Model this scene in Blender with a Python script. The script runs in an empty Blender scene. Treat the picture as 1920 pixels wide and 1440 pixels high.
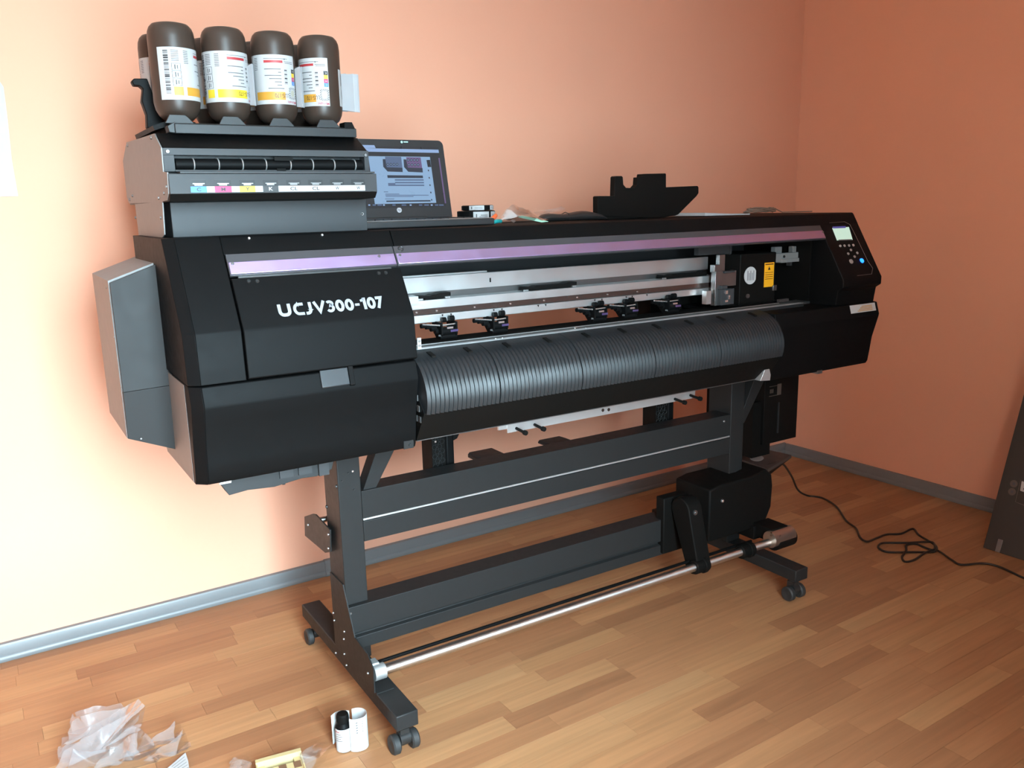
import bpy, bmesh, math, random
from mathutils import Vector as V, Matrix, noise
random.seed(7)
scn = bpy.context.scene
COL = scn.collection

# ------------------------------------------------------------------ camera
YAW, PIT, ROL = math.radians(32.8507), math.radians(12.0861), math.radians(-1.32806)
FPX = 1567.33
CAM = V((0, 0, 1.35))
fw = V((math.sin(YAW)*math.cos(PIT), math.cos(YAW)*math.cos(PIT), -math.sin(PIT)))
r0 = V((math.cos(YAW), -math.sin(YAW), 0)); u0 = r0.cross(fw)
RT = r0*math.cos(ROL)+u0*math.sin(ROL); UP = -r0*math.sin(ROL)+u0*math.cos(ROL)
cd = bpy.data.cameras.new('camera'); cam = bpy.data.objects.new('camera', cd); COL.objects.link(cam)
mw = Matrix.Identity(4)
for i in range(3):
    mw[i][0] = RT[i]; mw[i][1] = UP[i]; mw[i][2] = -fw[i]; mw[i][3] = CAM[i]
cam.matrix_world = mw
cd.sensor_fit = 'HORIZONTAL'; cd.sensor_width = 36; cd.lens = FPX/1920*36; cd.clip_start = 0.05
scn.camera = cam

# ------------------------------------------------------------------ light and exposure
SKY = (0.62, 0.87, 1.0)
SKY_STRENGTH = 86.0
wd = bpy.data.worlds.new('sky'); scn.world = wd; wd.use_nodes = True
nt = wd.node_tree; bg = nt.nodes['Background']          # overcast sky above the horizon, darker ground below
tcw = nt.nodes.new('ShaderNodeTexCoord'); sep = nt.nodes.new('ShaderNodeSeparateXYZ'); rmp = nt.nodes.new('ShaderNodeValToRGB')
nt.links.new(tcw.outputs['Generated'], sep.inputs[0]); nt.links.new(sep.outputs['Z'], rmp.inputs[0]); nt.links.new(rmp.outputs[0], bg.inputs['Color'])
rmp.color_ramp.elements[0].position = 0; rmp.color_ramp.elements[0].color = (*[c*.45 for c in SKY], 1)
rmp.color_ramp.elements[1].position = .02; rmp.color_ramp.elements[1].color = (*SKY, 1)
bg.inputs['Strength'].default_value = SKY_STRENGTH
vs = scn.view_settings
vs.view_transform = 'Standard'; vs.look = 'None'; vs.gamma = 1; vs.use_curve_mapping = False
vs.exposure = 0.0
# room and its windows (metres): back wall y, right wall x, left wall x, front wall y, ceiling z
YB, XR, XW, YF, ZC = 2.867, 3.60, -1.9, -0.45, 2.7
CUT_DEPTH = 0.80                            # depth of the added outside wall that cuts the window light
SWIN = (1.45, 2.65, 0.80, 2.20)          # second front window, behind a dense blind: x0, x1, z0, z1
TF = 0.30                               # depth of the window reveal
LWIN = (-0.30, 0.75, 0.35, 2.30)       # front wall window: x0, x1, z0, z1
def portal(name, loc, rot, sx, sy):
    l = bpy.data.lights.new(name, 'AREA'); l.shape = 'RECTANGLE'; l.size = sx; l.size_y = sy
    l.cycles.is_portal = True
    o = bpy.data.objects.new(name, l); COL.objects.link(o); o.location = loc; o.rotation_euler = rot
    return o
portal('window_daylight', ((LWIN[0]+LWIN[1])/2, YF-TF+.02, (LWIN[2]+LWIN[3])/2), (math.pi/2, 0, 0), LWIN[1]-LWIN[0], LWIN[3]-LWIN[2])
portal('blind_daylight', ((SWIN[0]+SWIN[1])/2, YF-TF+.02, (SWIN[2]+SWIN[3])/2), (math.pi/2, 0, 0), SWIN[1]-SWIN[0], SWIN[3]-SWIN[2])

# ------------------------------------------------------------------ pixel helpers (photo frame 1920x1440)
PSI = -0.0185; PV = V((0.78, 2.08, 0)); cs, sn = math.cos(PSI), math.sin(PSI)
def toL(v): return V((cs*v.x+sn*v.y, -sn*v.x+cs*v.y, v.z))
def toW(p): d = V(p)-PV; return PV+V((cs*d.x-sn*d.y, sn*d.x+cs*d.y, d.z))
CL = PV+toL(CAM-PV)
def ray(px, py): return RT*((px-960)/FPX)-UP*((py-720)/FPX)+fw
def W(px, py, ax, val):
    d = ray(px, py); return CAM+d*((val-CAM[ax])/d[ax])
def L(px, py, ax, val):
    d = toL(ray(px, py)); return CL+d*((val-CL[ax])/d[ax])
def S(px, py, P0, P1):
    d = toL(ray(px, py)); n = V((0, P1[1]-P0[1], -(P1[0]-P0[0])))
    return CL+d*(n.dot(V((0, *P0))-CL)/n.dot(d))

# ------------------------------------------------------------------ materials
def lin(c): return tuple(((x/255)/12.92 if x <= 10 else ((x/255+.055)/1.055)**2.4) for x in c)
MATS = {}
def M(name, rgb=None, rough=.5, metal=0, var=.06, nscale=30, bump=0, emis=0, col=None, spec=.5, coat=0, rvar=.08):
    if name in MATS: return MATS[name]
    m = bpy.data.materials.new(name); m.use_nodes = True; nt = m.node_tree
    b = nt.nodes['Principled BSDF']; c = col or lin(rgb)
    tc = nt.nodes.new('ShaderNodeTexCoord'); nz = nt.nodes.new('ShaderNodeTexNoise')
    nz.inputs['Scale'].default_value = nscale; nz.inputs['Detail'].default_value = 3
    nt.links.new(tc.outputs['Object'], nz.inputs['Vector'])
    mx = nt.nodes.new('ShaderNodeMix'); mx.data_type = 'RGBA'
    mx.inputs[6].default_value = (*[x*(1-var) for x in c], 1); mx.inputs[7].default_value = (*[min(1, x*(1+var)) for x in c], 1)
    nt.links.new(nz.outputs['Fac'], mx.inputs[0]); nt.links.new(mx.outputs[2], b.inputs['Base Color'])
    mr = nt.nodes.new('ShaderNodeMapRange'); mr.inputs['To Min'].default_value = max(.02, rough-rvar); mr.inputs['To Max'].default_value = min(1, rough+rvar)
    nt.links.new(nz.outputs['Fac'], mr.inputs['Value']); nt.links.new(mr.outputs['Result'], b.inputs['Roughness'])
    b.inputs['Metallic'].default_value = metal; b.inputs['Specular IOR Level'].default_value = spec
    b.inputs['Coat Weight'].default_value = coat
    if emis:
        nt.links.new(mx.outputs[2], b.inputs['Emission Color']); nt.links.remove(b.inputs['Base Color'].links[0]); b.inputs['Base Color'].default_value = (.02, .02, .02, 1); b.inputs['Emission Strength'].default_value = emis
    if bump:
        n2 = nt.nodes.new('ShaderNodeTexNoise'); n2.inputs['Scale'].default_value = nscale*12; n2.inputs['Detail'].default_value = 2
        nt.links.new(tc.outputs['Object'], n2.inputs['Vector'])
        bp = nt.nodes.new('ShaderNodeBump'); bp.inputs['Strength'].default_value = bump; bp.inputs['Distance'].default_value = .002
        nt.links.new(n2.outputs['Fac'], bp.inputs['Height']); nt.links.new(bp.outputs['Normal'], b.inputs['Normal'])
    MATS[name] = m; return m

def film(name, col, transp, rough=.25, trans_w=.4):
    m = bpy.data.materials.new(name); m.use_nodes = True; nt = m.node_tree
    for n in list(nt.nodes): nt.nodes.remove(n)
    out = nt.nodes.new('ShaderNodeOutputMaterial'); tr = nt.nodes.new('ShaderNodeBsdfTransparent')
    df = nt.nodes.new('ShaderNodeBsdfDiffuse'); tl = nt.nodes.new('ShaderNodeBsdfTranslucent'); gl = nt.nodes.new('ShaderNodeBsdfGlossy')
    df.inputs[0].default_value = (*col, 1); tl.inputs[0].default_value = (*col, 1); gl.inputs['Roughness'].default_value = rough
    a = nt.nodes.new('ShaderNodeMixShader'); a.inputs[0].default_value = trans_w; nt.links.new(df.outputs[0], a.inputs[1]); nt.links.new(tl.outputs[0], a.inputs[2])
    lw = nt.nodes.new('ShaderNodeFresnel'); lw.inputs['IOR'].default_value = 1.4
    b = nt.nodes.new('ShaderNodeMixShader'); nt.links.new(lw.outputs[0], b.inputs[0]); nt.links.new(a.outputs[0], b.inputs[1]); nt.links.new(gl.outputs[0], b.inputs[2])
    tc = nt.nodes.new('ShaderNodeTexCoord'); nz = nt.nodes.new('ShaderNodeTexNoise'); nz.inputs['Scale'].default_value = 14; nt.links.new(tc.outputs['Object'], nz.inputs[0])
    mr = nt.nodes.new('ShaderNodeMapRange'); mr.inputs['To Min'].default_value = max(0, transp-.15); mr.inputs['To Max'].default_value = min(1, transp+.15); nt.links.new(nz.outputs['Fac'], mr.inputs['Value'])
    c = nt.nodes.new('ShaderNodeMixShader'); nt.links.new(mr.outputs[0], c.inputs[0]); nt.links.new(b.outputs[0], c.inputs[1]); nt.links.new(tr.outputs[0], c.inputs[2])
    nt.links.new(c.outputs[0], out.inputs[0]); return m

def plank_mat(name, attr):
    m = bpy.data.materials.new(name); m.use_nodes = True; nt = m.node_tree; N = nt.nodes; K = nt.links
    b = N['Principled BSDF']
    if attr:
        a = N.new('ShaderNodeAttribute'); a.attribute_name = 'tone'; rnd = a.outputs['Fac']
    else:
        a = N.new('ShaderNodeObjectInfo'); rnd = a.outputs['Random']
    ramp = N.new('ShaderNodeValToRGB'); K.new(rnd, ramp.inputs[0])
    e = ramp.color_ramp.elements
    e[0].position = 0; e[0].color = (*lin((150, 104, 72)), 1); e[1].position = 1; e[1].color = (*lin((178, 134, 94)), 1)
    for p, c in ((.25, (160, 113, 78)), (.5, (166, 118, 82)), (.75, (171, 125, 86))):
        x = e.new(p); x.color = (*lin(c), 1)
    g = N.new('ShaderNodeNewGeometry'); mp = N.new('ShaderNodeMapping'); mp.inputs['Scale'].default_value = (3, 60, 1)
    K.new(g.outputs['Position'], mp.inputs['Vector'])
    ad = N.new('ShaderNodeVectorMath'); ad.operation = 'ADD'; K.new(mp.outputs[0], ad.inputs[0])
    sc = N.new('ShaderNodeVectorMath'); sc.operation = 'SCALE'; sc.inputs['Scale'].default_value = 50
    cx = N.new('ShaderNodeCombineXYZ'); K.new(rnd, cx.inputs[0]); K.new(rnd, cx.inputs[2]); K.new(cx.outputs[0], sc.inputs[0]); K.new(sc.outputs[0], ad.inputs[1])
    nz = N.new('ShaderNodeTexNoise'); nz.inputs['Scale'].default_value = 1.0; nz.inputs['Detail'].default_value = 6; nz.inputs['Distortion'].default_value = .6; K.new(ad.outputs[0], nz.inputs['Vector'])
    rp = N.new('ShaderNodeMapRange'); rp.inputs['From Min'].default_value = .3; rp.inputs['From Max'].default_value = .7; rp.inputs['To Min'].default_value = .86; rp.inputs['To Max'].default_value = 1.08; K.new(nz.outputs['Fac'], rp.inputs['Value'])
    mx = N.new('ShaderNodeVectorMath'); mx.operation = 'SCALE'; K.new(ramp.outputs[0], mx.inputs[0]); K.new(rp.outputs[0], mx.inputs['Scale'])
    K.new(mx.outputs[0], b.inputs['Base Color']); b.inputs['Roughness'].default_value = .45; b.inputs['Specular IOR Level'].default_value = .3
    return m

BLACK = M('black_plastic', col=(.0040, .0039, .0040), rough=.52, spec=.08, var=.1, bump=.05, nscale=60)
BLACKM = M('black_matt', col=(.0050, .0044, .0039), spec=.1, rough=.62, var=.1, nscale=40)
STAND = M('stand_paint', col=(.0185, .0183, .0183), spec=.17, rough=.45, var=.08, bump=.08, nscale=60)
GREY = M('grey_paint', col=(.034, .035, .037), spec=.25, rough=.5, var=.05, bump=.06, nscale=60)
BOXG = M('box_grey_dimmed', col=(.021, .0205, .0205), rough=.55, var=.05, spec=.2)  # same box paint, darkened because the front face gets less light
GREYL = M('pale_grey_lit_side', col=(.20, .20, .197), rough=.55, var=.05, nscale=40)  # pale grey; on left-facing plates the bright wall's glow is put into it
DGREY = M('dark_grey', col=(.02, .021, .022), spec=.3, rough=.45, var=.05)
BAND = M('band_grey', col=(.04, .038, .042), rough=.4, var=.05)
PURPLE = M('purple_strip', col=(.56, .44, .76), rough=.45, metal=1, var=.04)
ALU = M('aluminium', col=(.66, .67, .67), rough=.42, metal=.9, var=.05, nscale=20)
ZINC = M('zinc', col=(.60, .61, .61), rough=.45, metal=.8, var=.06, nscale=60)
STEEL = M('polished_steel', col=(.72, .70, .68), rough=.38, metal=1, var=.03, rvar=.03)
BRASSY = M('brown_steel_strip', col=(.13, .095, .085), rough=.25, metal=.8, var=.1)
SCREW = M('screw_steel', col=(.25, .25, .25), rough=.35, metal=.9)
SCREWL = M('bright_screw', col=(.8, .8, .8), rough=.25, metal=.9)
SCREWD = M('dark_screw', col=(.03, .03, .03), rough=.35, metal=.4)
WHITE = M('white_print', col=(.37, .37, .37), rough=.55, var=.02)
PAPER = M('paper', col=(.46, .46, .46), rough=.8, var=.02)
LETTER = M('logo_grey', col=(.27, .28, .30), rough=.5, spec=.2)
RUBBER = M('rubber', col=(.02, .02, .02), rough=.6)
INKB = M('bottle_brown', col=(.036, .024, .018), rough=.4, var=.06, spec=.35)
CY = M('print_cyan', rgb=(58, 112, 165), rough=.5); MG = M('print_magenta', rgb=(165, 34, 84), rough=.5)
YE = M('print_yellow', rgb=(192, 166, 42), rough=.5); KK = M('print_black', rgb=(36, 36, 38), rough=.5)
OCH = M('print_ochre', rgb=(178, 128, 46), rough=.5); RED = M('print_red', rgb=(152, 44, 48), rough=.5)
MRED = M('print_crimson', rgb=(140, 38, 62), rough=.5); TXT = M('print_grey_text', rgb=(78, 78, 81), rough=.6)
YLAB = M('warning_yellow', rgb=(238, 168, 28), rough=.5)
SPOT = M('print_silver', rgb=(150, 146, 132), rough=.5)

nt = STEEL.node_tree; bs = nt.nodes['Principled BSDF']; tg = nt.nodes.new('ShaderNodeTangent'); tg.direction_type = 'RADIAL'; tg.axis = 'X'
nt.links.new(tg.outputs[0], bs.inputs['Tangent']); bs.inputs['Anisotropic'].default_value = .75; bs.inputs['Anisotropic Rotation'].default_value = .25
# ------------------------------------------------------------------ mesh builder
class MB:
    def __init__(s): s.v = []; s.f = []; s.m = []
    def add(s, vs, fs, mi=0):
        o = len(s.v); s.v += [tuple(p) for p in vs]
        for f in fs: s.f.append([i+o for i in f]); s.m.append(mi)
        return s
    def box(s, a, b, mi=0):
        x0, y0, z0 = a; x1, y1, z1 = b
        return s.add([(x0,y0,z0),(x1,y0,z0),(x1,y1,z0),(x0,y1,z0),(x0,y0,z1),(x1,y0,z1),(x1,y1,z1),(x0,y1,z1)],
                     [(0,3,2,1),(4,5,6,7),(0,1,5,4),(1,2,6,5),(2,3,7,6),(3,0,4,7)], mi)
    def prism(s, ring0, ring1, mi=0):
        n = len(ring0)
        return s.add(list(ring0)+list(ring1), [tuple(range(n)), tuple(range(2*n-1, n-1, -1))]+[(i, (i+1) % n, n+(i+1) % n, n+i) for i in range(n)], mi)
    def prismX(s, prof, x0, x1, mi=0): return s.prism([(x0, y, z) for y, z in prof], [(x1, y, z) for y, z in prof], mi)
    def prismY(s, prof, y0, y1, mi=0): return s.prism([(x, y0, z) for x, z in prof], [(x, y1, z) for x, z in prof], mi)
    def prismZ(s, prof, z0, z1, mi=0): return s.prism([(x, y, z0) for x, y in prof], [(x, y, z1) for x, y in prof], mi)
    def cyl(s, a, b, r, r2=None, n=14, mi=0):
        a = V(a); b = V(b); d = (b-a).normalized(); t = V((0, 0, 1)) if abs(d.z) < .9 else V((1, 0, 0))
        e = d.cross(t).normalized(); g = d.cross(e); r2 = r if r2 is None else r2
        A = [a+(e*math.cos(k*2*math.pi/n)+g*math.sin(k*2*math.pi/n))*r for k in range(n)]
        B = [b+(e*math.cos(k*2*math.pi/n)+g*math.sin(k*2*math.pi/n))*r2 for k in range(n)]
        return s.prism(A, B, mi)
    def tube(s, pts, r, n=8, mi=0, close=False):
        pts = [V(p) for p in pts]; rings = []; pe = None
        for i, p in enumerate(pts):
            d = (pts[min(i+1, len(pts)-1)]-pts[max(i-1, 0)]).normalized()
            if pe is None:
                t = V((0, 0, 1)) if abs(d.z) < .9 else V((1, 0, 0)); pe = d.cross(t).normalized()
            e = (pe-d*pe.dot(d)).normalized(); pe = e; g = d.cross(e)
            rings.append([p+(e*math.cos(k*2*math.pi/n)+g*math.sin(k*2*math.pi/n))*r for k in range(n)])
        vs = [q for R in rings for q in R]; fs = []
        for i in range(len(rings)-1):
            for k in range(n): fs.append((i*n+k, i*n+(k+1) % n, (i+1)*n+(k+1) % n, (i+1)*n+k))
        fs += [tuple(range(n)), tuple(range(len(vs)-1, len(vs)-n-1, -1))]
        return s.add(vs, fs, mi)
    def lathe(s, c, prof, n=32, mi=0):
        vs = []; fs = []; c = V(c)
        for r, z in prof:
            for k in range(n):
                a = 2*math.pi*k/n; vs.append(c+V((r*math.cos(a), r*math.sin(a), z)))
        for i in range(len(prof)-1):
            for k in range(n): fs.append((i*n+k, i*n+(k+1) % n, (i+1)*n+(k+1) % n, (i+1)*n+k))
        fs += [tuple(range(n)), tuple(range(len(vs)-n, len(vs)))]
        return s.add(vs, fs, mi)
    def torus(s, c, axis, R, r, n=20, m=6, mi=0, a0=0, a1=2*math.pi):
        axis = V(axis).normalized(); t = V((0, 0, 1)) if abs(axis.z) < .9 else V((1, 0, 0)); e = axis.cross(t).normalized(); g = axis.cross(e)
        pts = [V(c)+(e*math.cos(a0+(a1-a0)*k/n)+g*math.sin(a0+(a1-a0)*k/n))*R for k in range(n+1)]
        return s.tube(pts, r, m, mi)
    def quad(s, *ps, mi=0): return s.add(ps, [tuple(range(len(ps)))], mi)
    def plate(s, ps, n, t, mi=0):
        n = V(n)*t; return s.prism([V(p) for p in ps], [V(p)+n for p in ps], mi)
    def build(s, name, mats, parent=None, loc=None, rot=None, bevel=0, smooth=35, seg=2, solid=True):
        me = bpy.data.meshes.new(name); me.from_pydata(s.v, [], s.f)
        mats = mats if isinstance(mats, (list, tuple)) else [mats]
        for m in mats: me.materials.append(m)
        me.polygons.foreach_set('material_index', s.m)
        bm = bmesh.new(); bm.from_mesh(me)
        if solid: bmesh.ops.recalc_face_normals(bm, faces=bm.faces)
        th = math.radians(smooth)
        for f in bm.faces: f.smooth = True
        for e in bm.edges:
            if len(e.link_faces) == 2:
                e.smooth = e.calc_face_angle(3) < th
        bm.to_mesh(me); bm.free()
        return link(name, me, parent, loc, rot, bevel, seg)
def link(name, me, parent=None, loc=None, rot=None, bevel=0, seg=2):
    o = bpy.data.objects.new(name, me); COL.objects.link(o)
    if parent: o.parent = parent
    if loc: o.location = loc
    if rot: o.rotation_euler = rot
    if bevel:
        b = o.modifiers.new('bevel', 'BEVEL'); b.width = bevel; b.segments = seg; b.limit_method = 'ANGLE'; b.angle_limit = math.radians(40)
    return o
def tag(o, label=None, cat=None, group=None, kind=None):
    if label: o['label'] = label
    if cat: o['category'] = cat
    if group: o['group'] = group
    if kind: o['kind'] = kind
    return o
def empty(name, loc, rz=0):
    o = bpy.data.objects.new(name, None); COL.objects.link(o); o.location = loc; o.rotation_euler = (0, 0, rz); o.empty_display_size = .05
    return o
TXC = {}
def textgeo(s, bold=0.0):
    if (s, bold) in TXC: return TXC[(s, bold)]
    cu = bpy.data.curves.new('t', 'FONT'); cu.body = s; cu.size = 1; cu.offset = bold; cu.resolution_u = 3
    o = bpy.data.objects.new('t', cu); COL.objects.link(o)
    dg = bpy.context.evaluated_depsgraph_get(); dg.update()
    me = bpy.data.meshes.new_from_object(o.evaluated_get(dg))
    vs = [v.co.copy() for v in me.vertices]; fs = [tuple(p.vertices) for p in me.polygons]
    bpy.data.objects.remove(o); bpy.data.curves.remove(cu); bpy.data.meshes.remove(me)
    xs = [v.x for v in vs]; ys = [v.y for v in vs]; x0, x1, y0, y1 = min(xs), max(xs), min(ys), max(ys)
    vs = [((v.x-x0)/(x1-x0), (v.y-y0)/(y1-y0)) for v in vs]
    TXC[(s, bold)] = (vs, fs); return TXC[(s, bold)]
def puttext(mb, s, fn, mi=0, bold=0.0):
    vs, fs = textgeo(s, bold); mb.add([fn(u, v) for u, v in vs], fs, mi)

# ------------------------------------------------------------------ room shell
WALL = M('peach_wall_paint', col=(.75, .38, .255), rough=.85, var=.03, nscale=3, bump=.12)
CEIL = M('ceiling_white', col=(.75, .72, .68), rough=.9, var=.02, nscale=3)
SKIRT = M('grey_skirting', col=(.155, .16, .165), rough=.38, var=.05, nscale=8)
GROUT = M('plank_joint', col=(.12, .07, .04), rough=.7)
PVC = M('white_pvc', col=(.8, .8, .8), rough=.4, var=.02)
def struct(o): o['kind'] = 'structure'; return o
T = .12
struct(MB().box((XW-T, YB, 0), (XR+T, YB+T, ZC)).build('wall_back', WALL))
struct(MB().box((XR, YF, 0), (XR+T, YB, ZC)).build('wall_right', WALL))
b = MB()
b.box((XW-T, YF-TF, 0), (LWIN[0], YF, ZC)); b.box((LWIN[1], YF-TF, 0), (SWIN[0], YF, ZC)); b.box((SWIN[1], YF-TF, 0), (XR+T, YF, ZC))
for q in (LWIN, SWIN):
    b.box((q[0], YF-TF, 0), (q[1], YF, q[2])); b.box((q[0], YF-TF, q[3]), (q[1], YF, ZC))
struct(b.build('wall_front', WALL))
struct(MB().box((XW-T, YF, 0), (XW, YB, ZC)).build('wall_left', WALL))
# unseen wall added outside the window to keep direct light off the right
struct(MB().box((LWIN[0]-.14, YF-TF-CUT_DEPTH, -.1), (LWIN[0]-.02, YF-TF, ZC)).build('wall_light_cut', M('light_cut_brown', col=(.22, .14, .10), rough=.9)))
struct(MB().box((XW-T, YF-TF, ZC), (XR+T, YB+T, ZC+.1)).build('ceiling', CEIL))
floor = struct(MB().box((XW-T, YF-T, -.06), (XR+T, YB+T, -.006)).build('floor', GROUT))
f = .05; ya, yb = YF-TF+.04, YF-TF+.10
for k, (x0, x1, z0, z1) in enumerate((LWIN, SWIN)):
    b = MB()
    b.box((x0, ya, z0), (x0+f, yb, z1)); b.box((x1-f, ya, z0), (x1, yb, z1)); b.box((x0+f, ya, z0), (x1-f, yb, z0+f)); b.box((x0+f, ya, z1-f), (x1-f, yb, z1))
    w = struct(b.build('window_%d' % (k+1), PVC))
MB().box((SWIN[0]+f, ya+.02, SWIN[2]+f), (SWIN[1]-f, ya+.023, SWIN[3]-f)).build('blind', film('blind_fabric', (.05, .05, .05), .0, .6, .5), w)
def skirt(name, fn):
    prof = [(0, 0), (.020, 0), (.022, .006), (.020, .016), (.016, .020), (.016, .050), (.013, .056), (.004, .058), (0, .058)]
    b = MB(); fn(b, prof); return struct(b.build(name, SKIRT))
skb = skirt('baseboard_back', lambda b, p: b.prismX([(YB-a, z) for a, z in p], XW, XR))
skirt('baseboard_right', lambda b, p: b.prismY([(XR-a, z) for a, z in p], YF, YB-.022))
jp = W(611, 1062, 1, YB-.02).x
b = MB(); b.prismX([(YB, 0), (YB-.0235, 0), (YB-.0255, .006), (YB-.0235, .017), (YB-.0195, .021), (YB-.0195, .052), (YB-.015, .060), (YB, .061)], jp-.002, jp+.05)
b.build('joint_cover', SKIRT, skb)

# planks
PW = .0675; PM = plank_mat('laminate_strip', False); PMS = plank_mat('laminate_strip_field', True)
rng = random.Random(3); strips = []
def pxy(x, y):
    d = V((x, y, 0))-CAM; z = d.dot(fw)
    return None if z < .1 else (960+FPX*d.dot(RT)/z, 720-FPX*d.dot(UP)/z)
k0 = math.floor((YF-2.06)/PW); k1 = math.ceil((YB-2.06)/PW)
for k in range(k0, k1):
    ya, yb = 2.06+k*PW, min(2.06+(k+1)*PW, YB)
    x = XW-rng.random()*.5
    while x < XR:
        ln = rng.choice((.33, .38, .42, .46, .52)); xa, xb = max(x, XW), min(x+ln, XR); x += ln
        if xb-xa < .03: continue
        q = [pxy(*p) for p in ((xa, ya), (xb, ya), (xb, yb), (xa, yb))]; area = 0
        if all(q):
            nx = [(min(max(a, 0), 1920), min(max(c, 0), 1440)) for a, c in q]
            area = abs(sum(nx[i][0]*nx[(i+1) % 4][1]-nx[(i+1) % 4][0]*nx[i][1] for i in range(4)))/2
        strips.append((area, xa, xb, ya, yb, rng.random()))
strips.sort(key=lambda s: -s[0])
unit = None
for area, xa, xb, ya, yb, t in strips[:298]:
    if area < 20: continue
    if unit is None:
        o = MB().box((-.5, -.5, -1), (.5, .5, 0)).build('plank', PM, floor); unit = o.data
    else: o = link('plank', unit, floor)
    o.location = ((xa+xb)/2, (ya+yb)/2, 0); o.scale = (xb-xa-.0006, yb-ya-.0006, .006)
b = MB(); tones = []
for area, xa, xb, ya, yb, t in strips[298:]:
    b.box((xa+.0003, ya+.0003, -.006), (xb-.0003, yb-.0003, 0)); tones += [t]*6
pf = b.build('plank_field', PMS, floor); pf['kind'] = 'stuff'
at = pf.data.attributes.new('tone', 'FLOAT', 'FACE'); at.data.foreach_set('value', tones)

# paper on the wall
p0 = W(34, 368, 1, YB-.001); p1 = W(7, 155, 1, YB-.001)
b = MB(); zz = [p0.z, (p0.z*2+p1.z)/3, (p0.z+p1.z*2)/3, p1.z]
b.prismY([(p0.x-.21, p0.z), (p0.x, p0.z), (p0.x-.003, zz[1]), (p0.x+.001, zz[2]), (p1.x-.002, p1.z-.012), (p1.x-.008, p1.z), (p0.x-.21, p1.z)], YB-.0035, YB-.0006)
b2 = MB()
for k in range(3): b2.box((p0.x-.17, YB-.0039, p0.z+.05+.009*k), (p0.x-.045, YB-.0035, p0.z+.052+.009*k))
sh = tag(b.build('paper_sheet', PAPER), 'white paper sheet stuck on the peach wall beside the printer', 'paper'); b2.build('print_line', TXT, sh)

# ================================================================== PRINTER
R = empty('inkjet_printer', (PV.x, PV.y, 0), PSI)
tag(R, 'large black wide-format inkjet printer with purple front strips on a castered stand', 'printer')
OFF = (-PV.x, -PV.y, 0)
def part(b, name, mats, parent=None, **k):
    return b.build(name, mats, parent or R, loc=None if parent else OFF, **k)
P0 = (1.893, 1.292); P1 = (1.766, 1.081)
dS = V((P1[0]-P0[0], P1[1]-P0[1])).normalized(); nS = V((dS.y, -dS.x))
if nS.x > 0: nS = -nS
def sl(t, o=0): q = V(P0)+dS*t+nS*o; return (q.x, q.y)
def slz(z, o=0): return sl((z-P0[1])/dS.y, o)
def strip(z0, z1, o0, o1): return [slz(z0, o0), slz(z1, o0), slz(z1, o1), slz(z0, o1)]
SC = MB().cyl((0, 0, 0), (0, -.0025, 0), .0042, .0034, n=10).cyl((0, -.0025, 0), (0, -.0032, 0), .0018, n=6)
_sc = {}
def screws(parent, pts, mat=SCREWD, s=1.0, rot=(0, 0, 0)):
    key = mat.name
    for p in pts:
        if key not in _sc:
            o = SC.build('screw', mat, parent); _sc[key] = o.data
        else: o = link('screw', _sc[key], parent)
        o.location = p; o.rotation_euler = rot; o.scale = (s, s, s)
RX = (0, 0, -math.pi/2)   # screw facing -X
TILT = math.atan2(dS.x, dS.y)
RS = (-math.atan2(nS.y, -nS.x), 0, 0)

# --- core blocks
part(MB().box((.374, 1.905, .79), (.876, 2.36, 1.285)), 'body_core', BLACKM)
c = MB(); c.box((.876, 1.88, .80), (2.44, 2.16, .955)); part(c, 'print_bed_support', BLACKM)
c = MB(); c.box((.876, 2.20, 1.06), (2.44, 2.23, 1.285)); part(c, 'inner_back_panel', GREY)
c = MB(); c.box((1.90, 2.10, .955), (2.44, 2.2, 1.06)); c.box((2.44, 1.9, .80), (2.640, 2.34, 1.28)); part(c, 'station_housing', BLACKM)
# --- top covers
def topcover(x0, x1):
    prof = [slz(1.258, 0), slz(1.2925, 0), (1.8965, 1.2955), (1.900, 1.297), (2.375, 1.297), (2.385, 1.285), (2.385, 1.06), (2.375, 1.06), (2.375, 1.285), (1.906, 1.285), slz(1.258, -.012)]
    return part(MB().prismX(prof, x0, x1), 'top_cover', BLACK, bevel=.0015)
tc1 = topcover(.480, .8815); tc2 = topcover(.8835, 2.652)
for q in ((467, 447), (604, 441)):
    p = S(*q, P0, P1); screws(tc1, [p], SCREWL, .8, RS)
# --- control column (right end)
prof = [slz(1.2575, .0004), (1.766, 1.081), (1.766, 1.055), (1.785, 1.043), (1.792, .99), (2.3, .99), (2.36, 1.28), (1.91, 1.28)]
col = part(MB().prismX(prof, 2.447, 2.652), 'control_column', BLACK, bevel=.003)
# right-most skin over the slope
# --- long and short front bars
def frontbar(x0, x1):
    o = part(MB().prismX(strip(1.2575, 1.2125, -.004, .004), x0, x1), 'front_bar', BAND, bevel=.001)
    part(MB().prismX(strip(1.2395, 1.2150, .0041, .0065), x0+.002, x1-.002), 'purple_strip', PURPLE, o, bevel=.0008)
    return o
fb1 = frontbar(.482, .8745); fb2 = frontbar(.8765, 2.444)
for q in ((435, 497), (709, 483)): screws(fb1, [S(*q, P0, P1)+V((0, nS.x, nS.y))*.0064], SCREW, .9, RS)
for q in ((748, 481), (1540, 437)): screws(fb2, [S(*q, P0, P1)+V((0, nS.x, nS.y))*.0064], SCREW, .9, RS)
p = S(750, 468, P0, P1)+V((0, nS.x, nS.y))*.0041
c = MB().torus(p, (0, nS.x, nS.y), .006, .0018); part(c, 'bumper_ring', SCREWD, fb2)
part(MB().prismX(strip(1.2135, 1.2085, -.02, -.003), .50, .86), 'hinge_rail', SCREW, fb1)
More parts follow.
